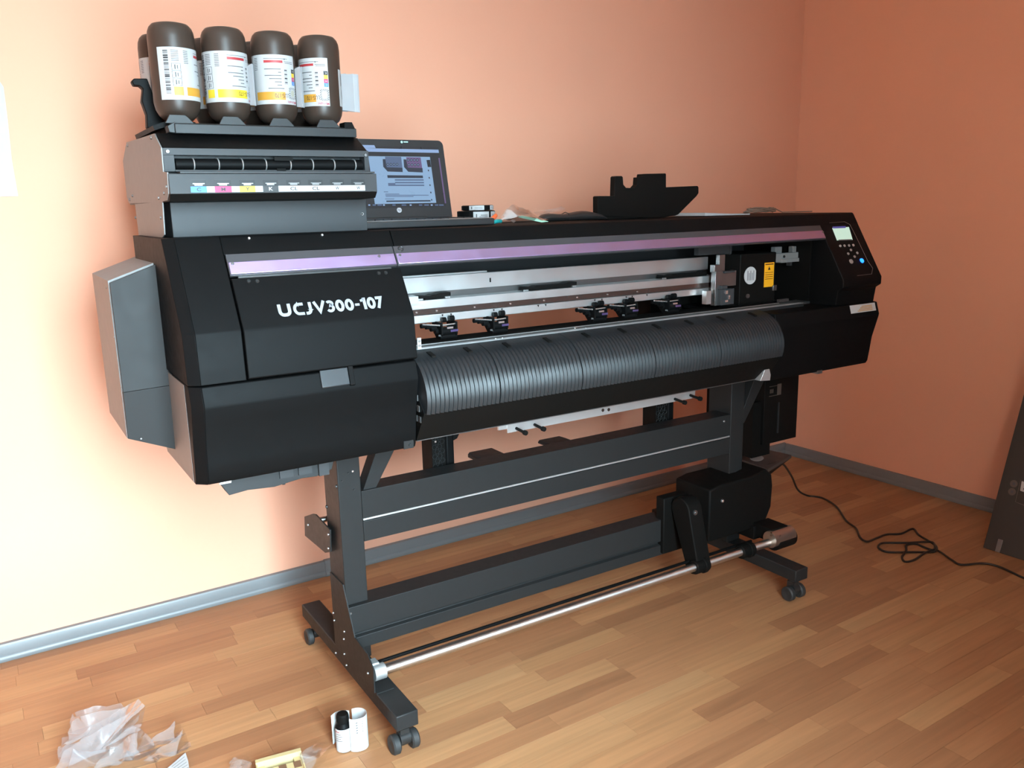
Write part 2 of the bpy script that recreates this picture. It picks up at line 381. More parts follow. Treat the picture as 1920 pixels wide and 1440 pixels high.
# --- left door with logo
def bend(z): return slz(z)
dprof = [slz(1.2085, .001), slz(1.106, .001), (1.7765, 1.098), (1.770, 1.0), (1.774, .9975), (1.80, .9975), (1.80, 1.10), slz(1.2085, -.02)]
door = part(MB().prismX(dprof, .4835, .8815), 'front_door', BLACK, bevel=.0018)
c = MB(); a = S(519, 572, P0, P1); bb = S(521, 594, P0, P1); w = S(718, 557, P0, P1).x-a.x-.002
nn = V((0, nS.x, nS.y))
def logo(u, v):
    z = 1.1225+(1.1478-1.1225)*v; y, zz = slz(z, .0019); return V((a.x-.001+w*u, y, zz))
def ribbon(pts, wd=33, closed=False):
    n = len(pts); vs = []; fs = []
    for i, p in enumerate(pts):
        a0 = V(pts[i-1]) if (i or closed) else V(p); a1 = V(pts[(i+1) % n]) if (i < n-1 or closed) else V(p)
        d0 = (V(p)-a0).normalized() if (i or closed) else (a1-V(p)).normalized(); d1 = (a1-V(p)).normalized() if (i < n-1 or closed) else d0
        t = (d0+d1).normalized(); nr = V((-t.y, t.x)); k = wd/2/max(.5, nr.dot(V((-d0.y, d0.x))))
        for q in (V(p)+nr*k, V(p)-nr*k): vs.append(logo(q.x/1100, q.y/125))
    for i in range(n if closed else n-1): j = (i+1) % n; fs.append((2*i, 2*j, 2*j+1, 2*i+1))
    c.add(vs, fs)
def arc(cx, cy, rx, ry, a0, a1, n=10): return [(cx+rx*math.cos(math.radians(a0+(a1-a0)*k/n)), cy+ry*math.sin(math.radians(a0+(a1-a0)*k/n))) for k in range(n+1)]
ribbon([(17, 125)]+arc(55, 52, 38, 38, 180, 270, 6)+[(70, 14)]+arc(74, 52, 38, 38, 270, 360, 6)+[(112, 125)])                       # U
ribbon([(255, 111), (205, 111)]+arc(205, 62, 40, 49, 90, 270, 12)+[(255, 13)], 29)                                                  # C
ribbon([(322, 125), (322, 50)]+arc(288, 50, 34, 38, 0, -80, 6)+[(272, 12)], 31)                                                     # J
ribbon([(366, 125), (415, 18), (468, 128)], 31)                                                                                     # V
ribbon(arc(524, 91, 28, 21, 150, -75, 10)+arc(524, 44, 32, 30, 75, -150, 12), 28)                                                   # 3
for x in (627, 728, 965): ribbon(arc(x, 62, 31, 48, 0, 345, 23), 31, True)                                                          # 0
ribbon([(788, 57), (836, 57)], 25); ribbon([(893, 125), (893, 0)], 33); ribbon([(893, 110), (852, 92)], 25)                           # - and 1
ribbon([(1018, 111), (1076, 111), (1034, 0)], 31)
part(c, 'logo_lettering', LETTER, door, solid=False)
for q in ((466, 528), (482, 528), (710, 513), (723, 512)): screws(door, [S(*q, P0, P1)+nn*.0012], SCREWD, 1.1, RS)
# --- left side cover with chamfered outer edge
sprof = [slz(1.2925, 0), slz(1.106, 0), (1.779, 1.101), (1.772, .9965), (2.30, .9965), (2.30, 1.2965), (1.8965, 1.2965)]
part(MB().prismX(sprof, .385, .4795), 'side_cover', BLACK, bevel=.0015)
c = MB(); r1 = [(.385, y, z) for y, z in sprof]; r2 = [(.362, y+(.016 if y < 1.95 else 0), z) for y, z in sprof]; c.prism(r1, r2)
part(c, 'side_cover_edge', BLACK, bevel=.001)
# --- lower covers
def lower(x0, x1, zb, xin):
    prof = [(1.79, .9935), (1.778, .992), (1.766, .9525), (1.767, .945), (1.776, .912), (1.788, .868), (1.794, .82), (1.7995, .782), (1.806, zb), (2.15, zb), (2.20, .82), (2.20, .9935)]
    o = part(MB().prismX(prof, x0, x1), 'lower_cover', BLACK, bevel=.002)
    return o
lc1 = lower(.386, .8805, .771, 0); lc2 = lower(2.133, 2.652, .771, 0)
c = MB(); pr = [(1.79, .9935), (1.778, .992), (1.766, .9525), (1.776, .912), (1.788, .868), (1.794, .82), (1.7995, .782), (1.806, .771), (1.95, .771), (1.95, .9935)]
c.prism([(.386, y, z) for y, z in pr], [(.364, y+.02, z) for y, z in pr]); part(c, 'lower_cover_edge', BLACK, bevel=.001)
c = MB(); c.prismX([(1.84, .772), (2.149, .768), (2.20, .83), (2.20, .99), (1.84, .99)], .3635, .3665); part(c, 'lit_cover_side', GREYL)  # left end of the black cover, its grazing light drawn as a grey sheet
# grip in the ledge
q = [L(597, 700, 1, 1.7735), L(648, 691, 1, 1.7735)]
c = MB(); xa, xb = L(599, 700, 1, 1.774).x, L(652, 700, 1, 1.774).x
c.prismX([(1.7765, .9955), (1.7645, .958), (1.7615, .960), (1.7735, .998)], xa, xb)
part(c, 'grip', M('grip_grey', col=(.022, .024, .027), rough=.4), lc1, bevel=.002)
c = MB(); c.prismX([(1.7765, .9965), (1.764, .955), (1.7585, .958), (1.771, 1.0)], xb, xb+.012); part(c, 'grip_block', BLACK, lc1, bevel=.001)
c = MB(); pz = L(764, 837, 1, 1.803); c.box((pz.x-.012, 1.797, .772), (pz.x+.014, 1.80, .792)); c.cyl((pz.x+.004, 1.798, .781), (pz.x+.004, 1.792, .781), .004); part(c, 'latch', SCREWD, lc1)
# white sticker on the right ledge
q = [L(1596, 572, 1, 1.775), L(1638, 570, 1, 1.775)]
c = MB(); x0, x1 = 2.50, 2.635
def led(t, o): y = 1.778+(1.766-1.778)*t; z = .992+(.9525-.992)*t; return (y-.957*o, z+.29*o)
c.prismX([led(.05, .001), led(.72, .001), led(.72, .0022), led(.05, .0022)], x0, x1); st = part(c, 'sticker', PAPER, lc2)
c = MB()
for k in range(4): c.prismX([led(.2+.12*k, .0023), led(.26+.12*k, .0023), led(.26+.12*k, .0026), led(.2+.12*k, .0026)], x0+.06-.008*k, x1-.018)
part(c, 'sticker_print', OCH, st)
c = MB(); pq = L(1535, 694, 1, 1.806); c.box((pq.x-.012, 1.80, .765), (pq.x+.012, 1.83, .776)); part(c, 'clip', SCREW, lc2)
# --- underside tray at the left
c = MB()
pts = [L(411, 905, 1, 1.86), L(430, 929, 1, 1.86), L(465, 919, 1, 1.86), L(515, 913, 1, 1.86), L(566, 897, 1, 1.86), L(595, 893, 1, 1.86), L(622, 880, 1, 1.86)]
prof = [(p.x, p.z) for p in pts]+[(pts[-1].x+.012, .772), (pts[0].x-.004, .772)]
c.prismY(prof, 1.86, 1.90); dt = part(c, 'drip_tray', DGREY, bevel=.001)
c = MB(); a = L(411, 905, 1, 1.857); bb = L(429, 900, 1, 1.857)
c.box((a.x, 1.853, a.z-.004), (bb.x+.004, 1.858, a.z+.004)); c.box((bb.x, 1.853, a.z), (bb.x+.005, 1.858, a.z+.02)); part(c, 'tray_lip', ZINC, dt)
c = MB(); xx = L(540, 890, 1, 1.858).x
for k in range(2): c.box((xx-.02+k*.045, 1.854, .738), (xx+.012+k*.045, 1.859, .758))
part(c, 'tray_window', GREY, dt)
c = MB(); a = L(596, 872, 1, 1.857); bb = L(616, 888, 1, 1.857); c.box((a.x, 1.85, bb.z), (bb.x, 1.858, .772)); part(c, 'tray_block', GREY, dt)
for k in (505, 532): c = MB(); p = L(k, 913 if k == 505 else 908, 1, 1.87); c.cyl((p.x, 1.87, p.z), (p.x, 1.87, p.z+.02), .004); part(c, 'tray_peg', DGREY, dt)

# --- grey side box
fr = [L(203, 528, 1, 2.02), L(305, 488, 1, 2.02), L(345, 700, 1, 2.02), L(360, 852, 1, 2.02), L(242, 825, 1, 2.02)]
prof = [(fr[0].x, fr[0].z), (fr[1].x, fr[1].z), (.40, fr[1].z), (.40, fr[3].z), (fr[4].x, fr[4].z)]
xl = (fr[0].x+fr[4].x)/2
prof[0] = (xl, fr[0].z); prof[4] = (xl, fr[4].z)
sb = part(MB().prismY(prof, 2.0405, 2.345), 'side_box', GREYL)
zc = L(285, 726, 1, 2.02).z
c = MB(); c.prismY([(xl+.001, prof[0][1]-.003), (fr[1].x, fr[1].z-.003), (.40, fr[1].z-.003), (.40, zc+.0006), (xl+.001, zc-.004)], 2.0195, 2.0255); part(c, 'upper_panel', BOXG, sb, bevel=.0008)
c = MB(); c.prism([(xl+.001, 2.0195, zc-.0045), (.40, 2.0195, zc), (.40, 2.033, fr[3].z), (xl+.001, 2.033, fr[4].z)], [(xl+.001, 2.036, zc-.0045), (.40, 2.036, zc), (.40, 2.04, fr[3].z), (xl+.001, 2.04, fr[4].z)]); part(c, 'lower_panel', BOXG, sb, bevel=.0008)
screws(sb, [L(*q, 1, 2.0195) for q in ((317, 607), (330, 663), (340, 785))], SCREW, .8)
screws(sb, [L(*q, 1, 2.02)+V((0, .003, 0)) for q in ((246, 739), (336, 730), (265, 823), (338, 840))], SCREW, .5)
screws(sb, [L(*q, 0, xl) for q in ((200, 540), (215, 632), (228, 725))], SCREW, .6, RX)
# --- neck (ink supply column)
c = MB(); zt, zb = 1.372, 1.2965
nk = part(MB().box((.398, 1.97, zb), (.856, 2.33, zt)), 'neck', GREY, bevel=.001)
screws(nk, [L(679, 401, 1, 1.97)], SCREWL, 1.0); screws(nk, [L(679, 401, 1, 1.9685)], SCREWD, .7)
pts = [L(*q, 0, .381) for q in ((253, 383), (304, 378), (308, 440), (303, 447), (309, 490), (275, 486), (264, 470), (260, 440))]
c = MB(); c.prismX([(p.y, p.z) for p in pts], .381, .3835); np_ = part(c, 'neck_side_plate', GREYL)
screws(np_, [L(*q, 0, .381) for q in ((255, 408), (302, 408), (287, 449), (266, 465), (281, 484), (300, 484))], SCREW, 1.0, RX)
# --- ink unit
XL, XRR = .383, .843
pp = [L(*q, 0, XL) for q in ((318, 363), (315.5, 375.6), (299, 379.5), (244, 381), (240, 371), (232.5, 302), (239, 267), (268, 258), (291, 250.6), (304, 277), (308, 322), (315.5, 323))]
yz = [(p.y, p.z) for p in pp]
c = MB(); c.prismX(yz, XL-.0025, XL); iside = part(c, 'ink_unit_side', GREYL)
screws(iside, [L(*q, 0, XL-.0025) for q in ((240, 273), (284, 258), (313, 350), (308, 362), (298, 371), (249, 367), (244, 374))], SCREW, 1.1, RX)
yfU = yz[9][0]; zU0, zU1 = yz[10][1], yz[9][1]
body = [(yfU+.03, zU0-.004), (yfU+.03, zU1-.004), yz[8], yz[7], yz[6], yz[5], yz[4], (yz[3][0], 1.373), (yfU+.03, 1.373)]
iu = part(MB().prismX(body, XL, XRR), 'ink_unit', DGREY)
# frame round the rod recess
c = MB()
c.box((XL, yfU, 1.469), (XRR, yfU+.03, zU1)); c.box((XL, yfU, zU0), (.405, yfU+.03, 1.469)); c.box((.832, yfU, zU0), (XRR, yfU+.03, 1.469)); c.box((.405, yfU, zU0), (.832, yfU+.03, zU0+.004))
part(c, 'recess_frame', GREY, iu, bevel=.0006)
part(MB().cyl((.408, yfU+.016, 1.4505), (.830, yfU+.016, 1.4505), .0125, n=20), 'shutter_rod', BLACK, iu)
for zx in (520, 702, 878, 1050, 1230, 1394, 1552, 1706):
    x = L(230+zx*.2552, 305, 1, yfU+.005).x
    part(MB().torus((x, yfU+.016, 1.4505), (1, .12, 0), .0135, .0014, 20, 6), 'rod_ring', ZINC, iu)
p = L(230+1150*.2552, 305, 1, yfU+.005).x
c = MB(); c.box((p-.012, yfU-.001, 1.459), (p+.03, yfU+.003, 1.467)); c.box((p-.008, yfU-.002, 1.437), (p+.012, yfU+.006, 1.442)); part(c, 'rod_latch', BLACKM, iu)
screws(iu, [L(314, 284, 1, yfU), L(685, 291, 1, yfU)], SCREW, 1.0)
# slanted black top
c = MB(); c.prismX([(yfU, zU1), (yz[8][0], yz[8][1]+.001), (2.30, 1.519), (2.30, 1.510), (yfU+.004, zU1-.004)], XL+.002, XRR-.003); part(c, 'ink_unit_top', BLACK, bevel=.0008)
# drawer front
yD = 1.866
c = MB(); c.prismX([(yD, 1.429), (yD, 1.388), (yD+.03, 1.388), (yD+.03, 1.4295)], XL-.001, XRR)
df = part(c, 'drawer_front', GREY, bevel=.0008)
c = MB(); c.prismX([(yD+.001, 1.3878), (yD+.014, 1.374), (1.97, 1.372), (1.97, 1.3878)], XL-.001, XRR); part(c, 'drawer_underside', BLACKM, df)
c = MB(); c.box((.405, yD-.003, 1.4295), (.838, yD+.03, 1.4335)); part(c, 'drawer_ledge', GREY, df, bevel=.0005)
slots = [(495, 612), (672, 795), (855, 970), (1027, 1140), (1200, 1307), (1362, 1468), (1522, 1624), (1678, 1777)]
names = ['C', 'M', 'Y', 'K', 'CL', 'CL', 'W', 'W']; segm = [CY, MG, YE, KK, WHITE, WHITE, WHITE, WHITE]
zl0, zl1 = 1.3905, 1.4030
edges = []
for i, (s0, s1) in enumerate(slots):
    x0 = L(230+s0*.2552, 340, 1, yD).x; x1 = L(230+s1*.2552, 340, 1, yD).x
    c = MB(); c.box((x0, yD-.0004, 1.4035), (x1, yD+.001, 1.4155)); so = part(c, 'cartridge_slot', DGREY, df)
    c = MB(); xm = (x0+x1)/2; c.box((xm-.012, yD-.004, 1.4078), (xm+.012, yD-.0003, 1.4095)); c.box((xm-.008, yD-.002, 1.4045), (xm+.008, yD-.0003, 1.4078)); part(c, 'slot_tab', SCREW, so)
    x0 += -.0005; c = MB(); c.box((x0, yD-.0012, zl0), (x1, yD-.0002, zl1)); lo = part(c, 'colour_tag', segm[i], df)
    if names[i] in ('CL', 'W'): pass
    c = MB(); hw = .0044 if len(names[i]) == 1 else .0085
    puttext(c, names[i], lambda u, v: V((xm-hw+2*hw*u, yD-.0014, zl0+.0025+.0076*v)), 0, .02)
    part(c, 'tag_letter', WHITE if names[i] == 'K' else M('tag_letter_grey', rgb=(40, 40, 44)), lo, solid=False)
    edges.append((x0, x1))
for i in range(7):
    c = MB(); c.box((edges[i][1], yD-.0012, zl0), (edges[i+1][0], yD-.0002, zl1)); part(c, 'blank_tag', WHITE, df)
# bottle tray
c = MB(); c.prismX([(1.948, 1.517), (1.948, 1.5365), (1.962, 1.540), (2.27, 1.540), (2.27, 1.517)], .421, .833); bt = part(c, 'bottle_tray', DGREY, bevel=.001)
BX = [.447, .559, .670, .781]; BYF, BYB = 2.03, 2.168
for k, x in enumerate(BX):
    c = MB(); a = x-.035; c.prismY([(a-.008, 1.538), (a+.052, 1.538), (a+.040, 1.551), (a+.034, 1.556), (a+.002, 1.556)], 1.957, 1.963); part(c, 'cup_tab', DGREY, bt, bevel=.001)
    for yb in (BYF, BYB):
        part(MB().lathe((x, yb, 0), [(.034, 1.540), (.034, 1.547), (.028, 1.547)], 24), 'bottle_socket', BLACKM, bt)
c = MB(); q = [L(*p, 1, 1.955) for p in ((646, 229), (660, 229), (667, 243), (667, 250), (646, 247))]; c.prismY([(p.x, p.z) for p in q], 1.955, 1.99); part(c, 'tray_end_block', BLACK, bt, bevel=.001)
c = MB(); q = [L(*p, 1, 1.955) for p in ((314, 236), (328, 228), (335, 233), (335, 250), (318, 248))]; c.prismY([(p.x, p.z) for p in q], 1.955, 1.99); part(c, 'tray_end_block', DGREY, bt, bevel=.001)
c = MB(); q = [L(*p, 1, 2.09) for p in ((247, 150), (250, 147), (277, 147), (279, 158), (268, 165), (266, 178), (276, 206), (276, 215), (272, 240), (305, 240), (312, 150), (290, 130), (283, 160))]
q = [L(*p, 1, 2.09) for p in ((247, 152), (251, 147), (276, 147), (283, 165), (300, 215), (310, 238), (276, 240), (275, 215), (266, 190), (268, 166), (262, 161), (251, 160))]
c.prismY([(p.x, p.z) for p in q], 2.09, 2.115); part(c, 'lever', BLACK, bevel=.002)
c = MB(); q = [L(*p, 1, 2.2) for p in ((259, 250), (300, 236), (300, 246), (262, 258))]; c.prismY([(p.x, p.z) for p in q], 2.0, 2.25); part(c, 'top_bracket', BLACK)

# --- interior: rail, strips, rollers
XI0, XI1 = .87, 2.09
def railbox(name, x0, x1, y0, y1, z0, z1, m, **k): return part(MB().box((x0, y0, z0), (x1, y1, z1)), name, m, **k)
rail = railbox('guide_rail', XI0, 2.088, 2.03, 2.045, 1.124, 1.166, ALU, bevel=.0008)
c = MB(); p = L(919, 525, 1, 2.03); c.box((p.x-.002, 2.0285, p.z-.006), (p.x+.002, 2.0305, p.z+.006)); part(c, 'rail_slot', BLACKM, rail)
railbox('rail_edge', XI0, 1.24, 2.045, 2.06, 1.160, 1.170, ALU, parent=rail)
railbox('rail_channel', XI0, 2.085, 2.036, 2.05, 1.108, 1.124, SCREW, parent=rail)
railbox('rail_shelf', XI0, 2.07, 1.972, 2.036, 1.104, 1.108, ALU, parent=rail)
railbox('rail_front', XI0, 2.052, 1.968, 1.978, 1.0875, 1.110, ALU, parent=rail, bevel=.001)
rs = railbox('steel_strip', XI0, 2.05, 1.970, 1.980, 1.0725, 1.0875, BRASSY, parent=rail)
rl_ = railbox('roller_rail', XI0, 2.05, 1.966, 1.984, 1.0505, 1.0715, ALU, parent=rail, bevel=.0015)
c = MB()
xs_ = [L(740+z*.25, 440+y*.25, 1, 1.97) for z, y in ((165, 588), (315, 578), (600, 552), (868, 527), (1120, 502), (1368, 480), (1597, 456), (1820, 435))]
for p in xs_: part(MB().cyl((p.x, 1.9705, 1.080), (p.x, 1.968, 1.080), .0022, n=8), 'strip_rivet', SCREWL, rail)
for z in (355, 420, 742, 803, 1076, 1132, 1500, 1553, 1735, 1780, 1890):
    x = L(740+z*.25, 440+560*.25, 1, 1.966).x; part(MB().prismY([(x-.003, 1.0695), (x+.003, 1.0695), (x+.001, 1.0635)], 1.9652, 1.9662), 'rail_mark', BLACKM, rail)
railbox('end_block', XI0, L(781, 560, 1, 1.966).x, 1.955, 1.99, 1.104, 1.124, ALU, parent=rail)
def clip(pxa, pxb):
    a = L(*pxa, 1, 2.0); bb = L(*pxb, 1, 2.0); x0, x1 = a.x, bb.x; c = MB()
    c.prismY([(x0, 1.112), (x0+.015, 1.112), (x0+.018, 1.108), (x1-.022, 1.108), (x1-.018, 1.114), (x1, 1.114), (x1, 1.124), (x1-.03, 1.124), (x1-.045, 1.121), (x0+.04, 1.121), (x0+.03, 1.118), (x0, 1.121)], 1.99, 2.02)
    o = part(c, 'wire_clamp', BLACKM, bevel=.001)
    c = MB(); c.box((x0-.006, 1.985, 1.108), (x0+.008, 1.99, 1.113)); c.box((x1-.02, 1.985, 1.108), (x1-.005, 1.99, 1.113)); part(c, 'clamp_foot', ALU, o)
clip((783, 549), (842, 549)); clip((981, 536), (1078, 531)); clip((1240, 512), (1330, 506))
# pinch rollers
pr = None
def pinch(x):
    global pr
    if pr is None:
        c = MB()
        c.prismX([(1.93, 1.052), (1.985, 1.052), (1.985, 1.03), (1.96, 1.006), (1.945, 1.006), (1.93, 1.02)], -.004, .0); c.prismX([(1.93, 1.052), (1.985, 1.052), (1.985, 1.03), (1.96, 1.006), (1.945, 1.006), (1.93, 1.02)], .040, .044)
        for k, (xx, zz, rr) in enumerate(((-.052, 1.045, .006), (-.038, 1.042, .007), (-.024, 1.036, .008), (-.012, 1.028, .008))): c.cyl((xx, 1.955, zz), (xx+.016, 1.955, zz), rr, n=10)
        c.cyl((-.004, 1.945, 1.0135), (.046, 1.945, 1.0135), .0095, n=14)
        c.cyl((.01, 1.955, 1.056), (.022, 1.955, 1.056), .007, n=10); c.cyl((.032, 1.955, 1.058), (.046, 1.955, 1.058), .008, n=10)
        c.cyl((.0, 1.94, 1.028), (.044, 1.94, 1.028), .011, n=14)
        pr = part(c, 'pinch_roller', BLACK); o = pr
        c = MB(); c.tube([(-.05, 1.947, 1.050), (-.02, 1.945, 1.046), (.0, 1.938, 1.044), (.045, 1.936, 1.046)], .0022, 6); c.cyl((-.006, 1.942, 1.017), (-.003, 1.935, 1.017), .003, n=8); c.box((.012, 1.928, 1.035), (.03, 1.931, 1.04))
        part(c, 'roller_spring', SCREWL, o)
        c = MB(); c.box((.022, 1.9275, 1.026), (.044, 1.929, 1.032)); part(c, 'roller_band', M('violet_metal', rgb=(120, 110, 170), rough=.2, metal=.8), o)
    else:
        o = pr.copy(); COL.objects.link(o)
        for ch in pr.children: q = ch.copy(); COL.objects.link(q); q.parent = o
    o.location = (OFF[0]+x, OFF[1], 0)
for px in (853, 948, 1133, 1190, 1269): pinch(L(px, 612 if px < 1000 else 590, 1, 1.945).x-.044)
# platen
pl = part(MB().prismX([(1.852, .995), (1.852, 1.003), (1.99, 1.0045), (1.99, .99), (1.86, .955)], XI0, 2.36), 'platen', DGREY)
c = MB()
for y in (1.853, 1.862, 1.869): c.box((XI0, y, 1.0032), (2.36, y+.003, 1.0048))
c.box((XI0, 1.905, 1.0038), (2.30, 1.909, 1.0052)); part(c, 'platen_edge', ZINC, pl)
railbox('platen_plate', XI0, 2.36, 1.872, 1.905, 1.0034, 1.0042, M('platen_grey', col=(.17, .175, .17), rough=.4, metal=.4), parent=pl)
railbox('platen_slot', XI0, 2.2, 1.912, 1.985, 1.0045, 1.0062, BLACKM, parent=pl)
c = MB()
for z, y in ((757, 780), (808, 775), (1350, 703), (1432, 700), (1730, 666)):
    p = L(740+z*.25, 440+y*.25, 2, 1.0045); part(MB().cyl((p.x, min(max(p.y, 1.858), 1.90), 1.004), (p.x, min(max(p.y, 1.858), 1.90), 1.006), .003, n=8), 'platen_screw', SCREWL, pl)
c = MB(); p = L(785, 643, 1, 1.79); c.box((.8815, 1.80, .995), (.893, 1.84, 1.035)); eb = part(c, 'edge_block', BLACK)
c = MB(); a = L(782, 634, 1, 1.797); bb = L(790, 654, 1, 1.797); c.box((a.x, 1.796, bb.z), (bb.x, 1.7995, a.z)); eb2 = part(c, 'edge_label', WHITE, eb)
c = MB()
for u in (.3, .6):
    for v in (.2, .6): c.box((a.x+(bb.x-a.x)*u, 1.7955, bb.z+(a.z-bb.z)*v), (a.x+(bb.x-a.x)*(u+.15), 1.796, bb.z+(a.z-bb.z)*(v+.2)))
part(c, 'label_print', KK, eb)
# ribbed media guide
GP = [(1.850, 1.0015), (1.825, .9975), (1.80, .991), (1.782, .982), (1.766, .969), (1.753, .953), (1.744, .936), (1.738, .917), (1.736, .898), (1.738, .880), (1.743, .864)]
def guide(x0, x1):
    nr = max(1, round((x1-x0-.002)/.0120)); sub = 6; n = nr*sub; vs = []; fs = []
    pts = [V((p[0], p[1])) for p in GP]; nor = []
    for i in range(len(pts)):
        d = (pts[min(i+1, len(pts)-1)]-pts[max(i-1, 0)]).normalized(); q = V((d.y, -d.x)); q = -q if q.x > 0 else q; nor.append(q)
    for k in range(n+1):
        u = k/n; x = x0+.001+(x1-x0-.002)*u; ph = (k % sub)/sub; h = .0034*min(1, ph*1.5)*(1-max(0, ph-.66)*2.4) if k % sub else 0
        for i, p in enumerate(pts):
            amp = h*min(1, max(0.06, (i-2)/4)); q = p+nor[i]*amp; vs.append((x, q.x, q.y))
        q = pts[-1]; vs.append((x, 1.775, .864)); vs.append((x, 1.86, .985))
    m = len(pts)+2
    for k in range(n):
        for i in range(m): fs.append((k*m+i, (k+1)*m+i, (k+1)*m+(i+1) % m, k*m+(i+1) % m))
    fs += [tuple(range(m)), tuple(range(n*m, n*m+m))]
    return part(MB().add(vs, fs), 'media_guide', M('guide_black', col=(.014, .015, .0165), spec=.3, rough=.42, var=.08), smooth=50)
for a, bb in ((.885, 1.0905), (1.0905, 1.3465), (1.3465, 1.6025), (1.6025, 1.8585), (1.8585, 2.135)):
    g = guide(a, bb)
    for k in range(2):
        x = a+(bb-a)*(.25+.5*k); part(MB().prismX([(1.826, 1.0005), (1.797, .9935), (1.795, .985), (1.826, .990)], x-.004, x+.008), 'guide_notch', BLACKM, g)
ap = part(MB().prismX([(1.748, .866), (1.7505, .860), (1.7985, .788), (1.806, .786), (1.88, .80), (1.88, .86)], .8815, 2.135), 'apron', BLACKM, bevel=.001)
part(MB().box((.8825, 1.7985, .7855), (2.13, 1.8025, .7875)), 'apron_edge', SCREW, ap)
c = MB(); c.prismX([(1.748, .866), (1.86, .99), (1.86, .80), (1.80, .788)], .8815, .8848); part(c, 'guide_end_plate', BLACK)
c = MB()
for k in range(4):
    for j in range(2): c.box((.8795, 1.765+.02*j+.006*k, .84+.026*k), (.8812, 1.777+.02*j+.006*k, .855+.026*k))
part(c, 'guide_end_slots', SCREW, ap)
screws(ap, [L(*q, 1, 1.80)+V((0, 0, .004)) for q in ((902, 800), (932, 794), (1042, 776), (1075, 769), (1173, 750), (1203, 745))], SCREWL, .7)
c = MB(); a = L(1419, 713, 1, 1.79); c.prismY([(a.x, a.z), (a.x+.045, a.z-.004), (a.x+.047, a.z+.014), (a.x+.04, a.z+.034), (a.x+.018, a.z+.034)], 1.775, 1.80); part(c, 'corner_bracket', ZINC, ap, bevel=.001)
# zinc plate under the body
zp = part(MB().prismY([(1.207, .7305), (1.916, .7305), (1.916, .785), (1.207, .785)], 1.90, 1.903), 'zinc_plate', ZINC)
railbox('plate_step', 1.18, 1.207, 1.903, 1.91, .742, .79, ZINC, parent=zp)
for q in ((968, 803), (1002, 796), (1265, 748), (1294, 741)):
    p = L(*q, 1, 1.90); c = MB(); c.cyl((p.x, 1.90, p.z), (p.x+.002, 1.862, p.z-.004), .0042, n=10); c.cyl((p.x+.002, 1.862, p.z-.004), (p.x+.002, 1.853, p.z-.004), .007, n=12); part(c, 'knob_screw', BLACKM, zp)
for q in ((1130, 769), (1141, 768)):
    p = L(*q, 1, 1.90); part(MB().cyl((p.x, 1.8995, p.z), (p.x, 1.8985, p.z), .005, n=12), 'plate_hole', BRASSY, zp)

# --- carriage and right interior
car = part(MB().box((L(1388, 500, 1, 1.93).x, 1.93, 1.0), (L(1455, 500, 1, 1.93).x, 2.08, 1.175)), 'print_carriage', BLACKM, bevel=.003)
yc = 1.929
c = MB(); a = L(1396, 501, 1, yc); bb = L(1418, 532, 1, yc); cx, cz = (a.x+bb.x)/2, (a.z+bb.z)/2; rx, rz = (bb.x-a.x)/2, (a.z-bb.z)/2
c.prismY([(cx+min(rx*1.0*math.cos(t*math.pi/12), rx*.86), cz+rz*math.sin(t*math.pi/12)) for t in range(24)], yc-.0006, yc+.001); o = part(c, 'round_sticker', PAPER, car)
c = MB()
for k in range(5): c.box((cx-rx*.5+k*rx*.24, yc-.0009, cz-rz*.55), (cx-rx*.42+k*rx*.24, yc-.0006, cz+rz*(.3 if k % 2 else .55)))
part(c, 'sticker_print', TXT, car)
c = MB(); a = L(1434, 493, 1, yc); bb = L(1449, 537, 1, yc); c.box((a.x, yc-.0006, bb.z), (bb.x+.002, yc+.001, a.z)); part(c, 'warning_label', YLAB, car)
w = bb.x-a.x; c = MB(); xm = (a.x+bb.x)/2; zt = a.z
c.prismY([(xm-.006, zt-.024), (xm+.006, zt-.024), (xm, zt-.012)], yc-.0009, yc-.0006)
for k in range(4): c.box((a.x+.003, yc-.0009, zt-.034-k*.007), (bb.x-.003, yc-.0006, zt-.0325-k*.007))
c.box((a.x+.003, yc-.0009, zt-.007), (bb.x-.002, yc-.0006, zt-.004)); part(c, 'label_print', BRASSY, car)
c = MB(); a = L(1450, 535, 1, 1.925); c.box((a.x, 1.925, a.z-.018), (a.x+.018, 1.945, a.z)); part(c, 'carriage_clip', SCREW, car, bevel=.001)
c = MB(); a = L(1402, 555, 1, 1.928); c.cyl((a.x, 1.93, a.z), (a.x, 1.9255, a.z), .007, n=16); part(c, 'carriage_button', SCREW, car)
c = MB(); x0, x1 = L(1343, 560, 1, 1.93).x, L(1460, 580, 1, 1.93).x; c.box((x0, 1.915, .995), (x1, 2.08, 1.006)); c.box((x0, 1.914, 1.013), (x1, 1.918, 1.0145)); part(c, 'carriage_foot', BLACK, car)
# silver cutter bracket
c = MB()
def bx(px0, py0, px1, py1, ya, yb, mi=0):
    a = L(px0, py0, 1, ya); bb = L(px1, py1, 1, ya); c.box((a.x, ya, bb.z), (bb.x, yb, a.z), mi)
bx(1342, 509, 1354, 572, 1.925, 1.945); bx(1354, 509, 1380, 535, 1.93, 1.95); bx(1349, 478, 1359, 510, 1.935, 1.95); bx(1340, 497, 1350, 510, 1.93, 1.95)
part(c, 'cutter_bracket', SCREW, car, bevel=.001)
c = MB(); bx(1352, 543, 1376, 570, 1.91, 1.94); bx(1353, 536, 1364, 545, 1.915, 1.935); bx(1359, 509, 1378, 511, 1.92, 1.95); cb = part(c, 'cutter_block', GREY, car, bevel=.001)
c = MB(); bx(1361, 545, 1365, 551, 1.907, 1.911); bx(1366, 554, 1369, 561, 1.907, 1.911); bx(1360, 563, 1365, 566, 1.907, 1.911); part(c, 'cutter_shine', SCREWL, car)
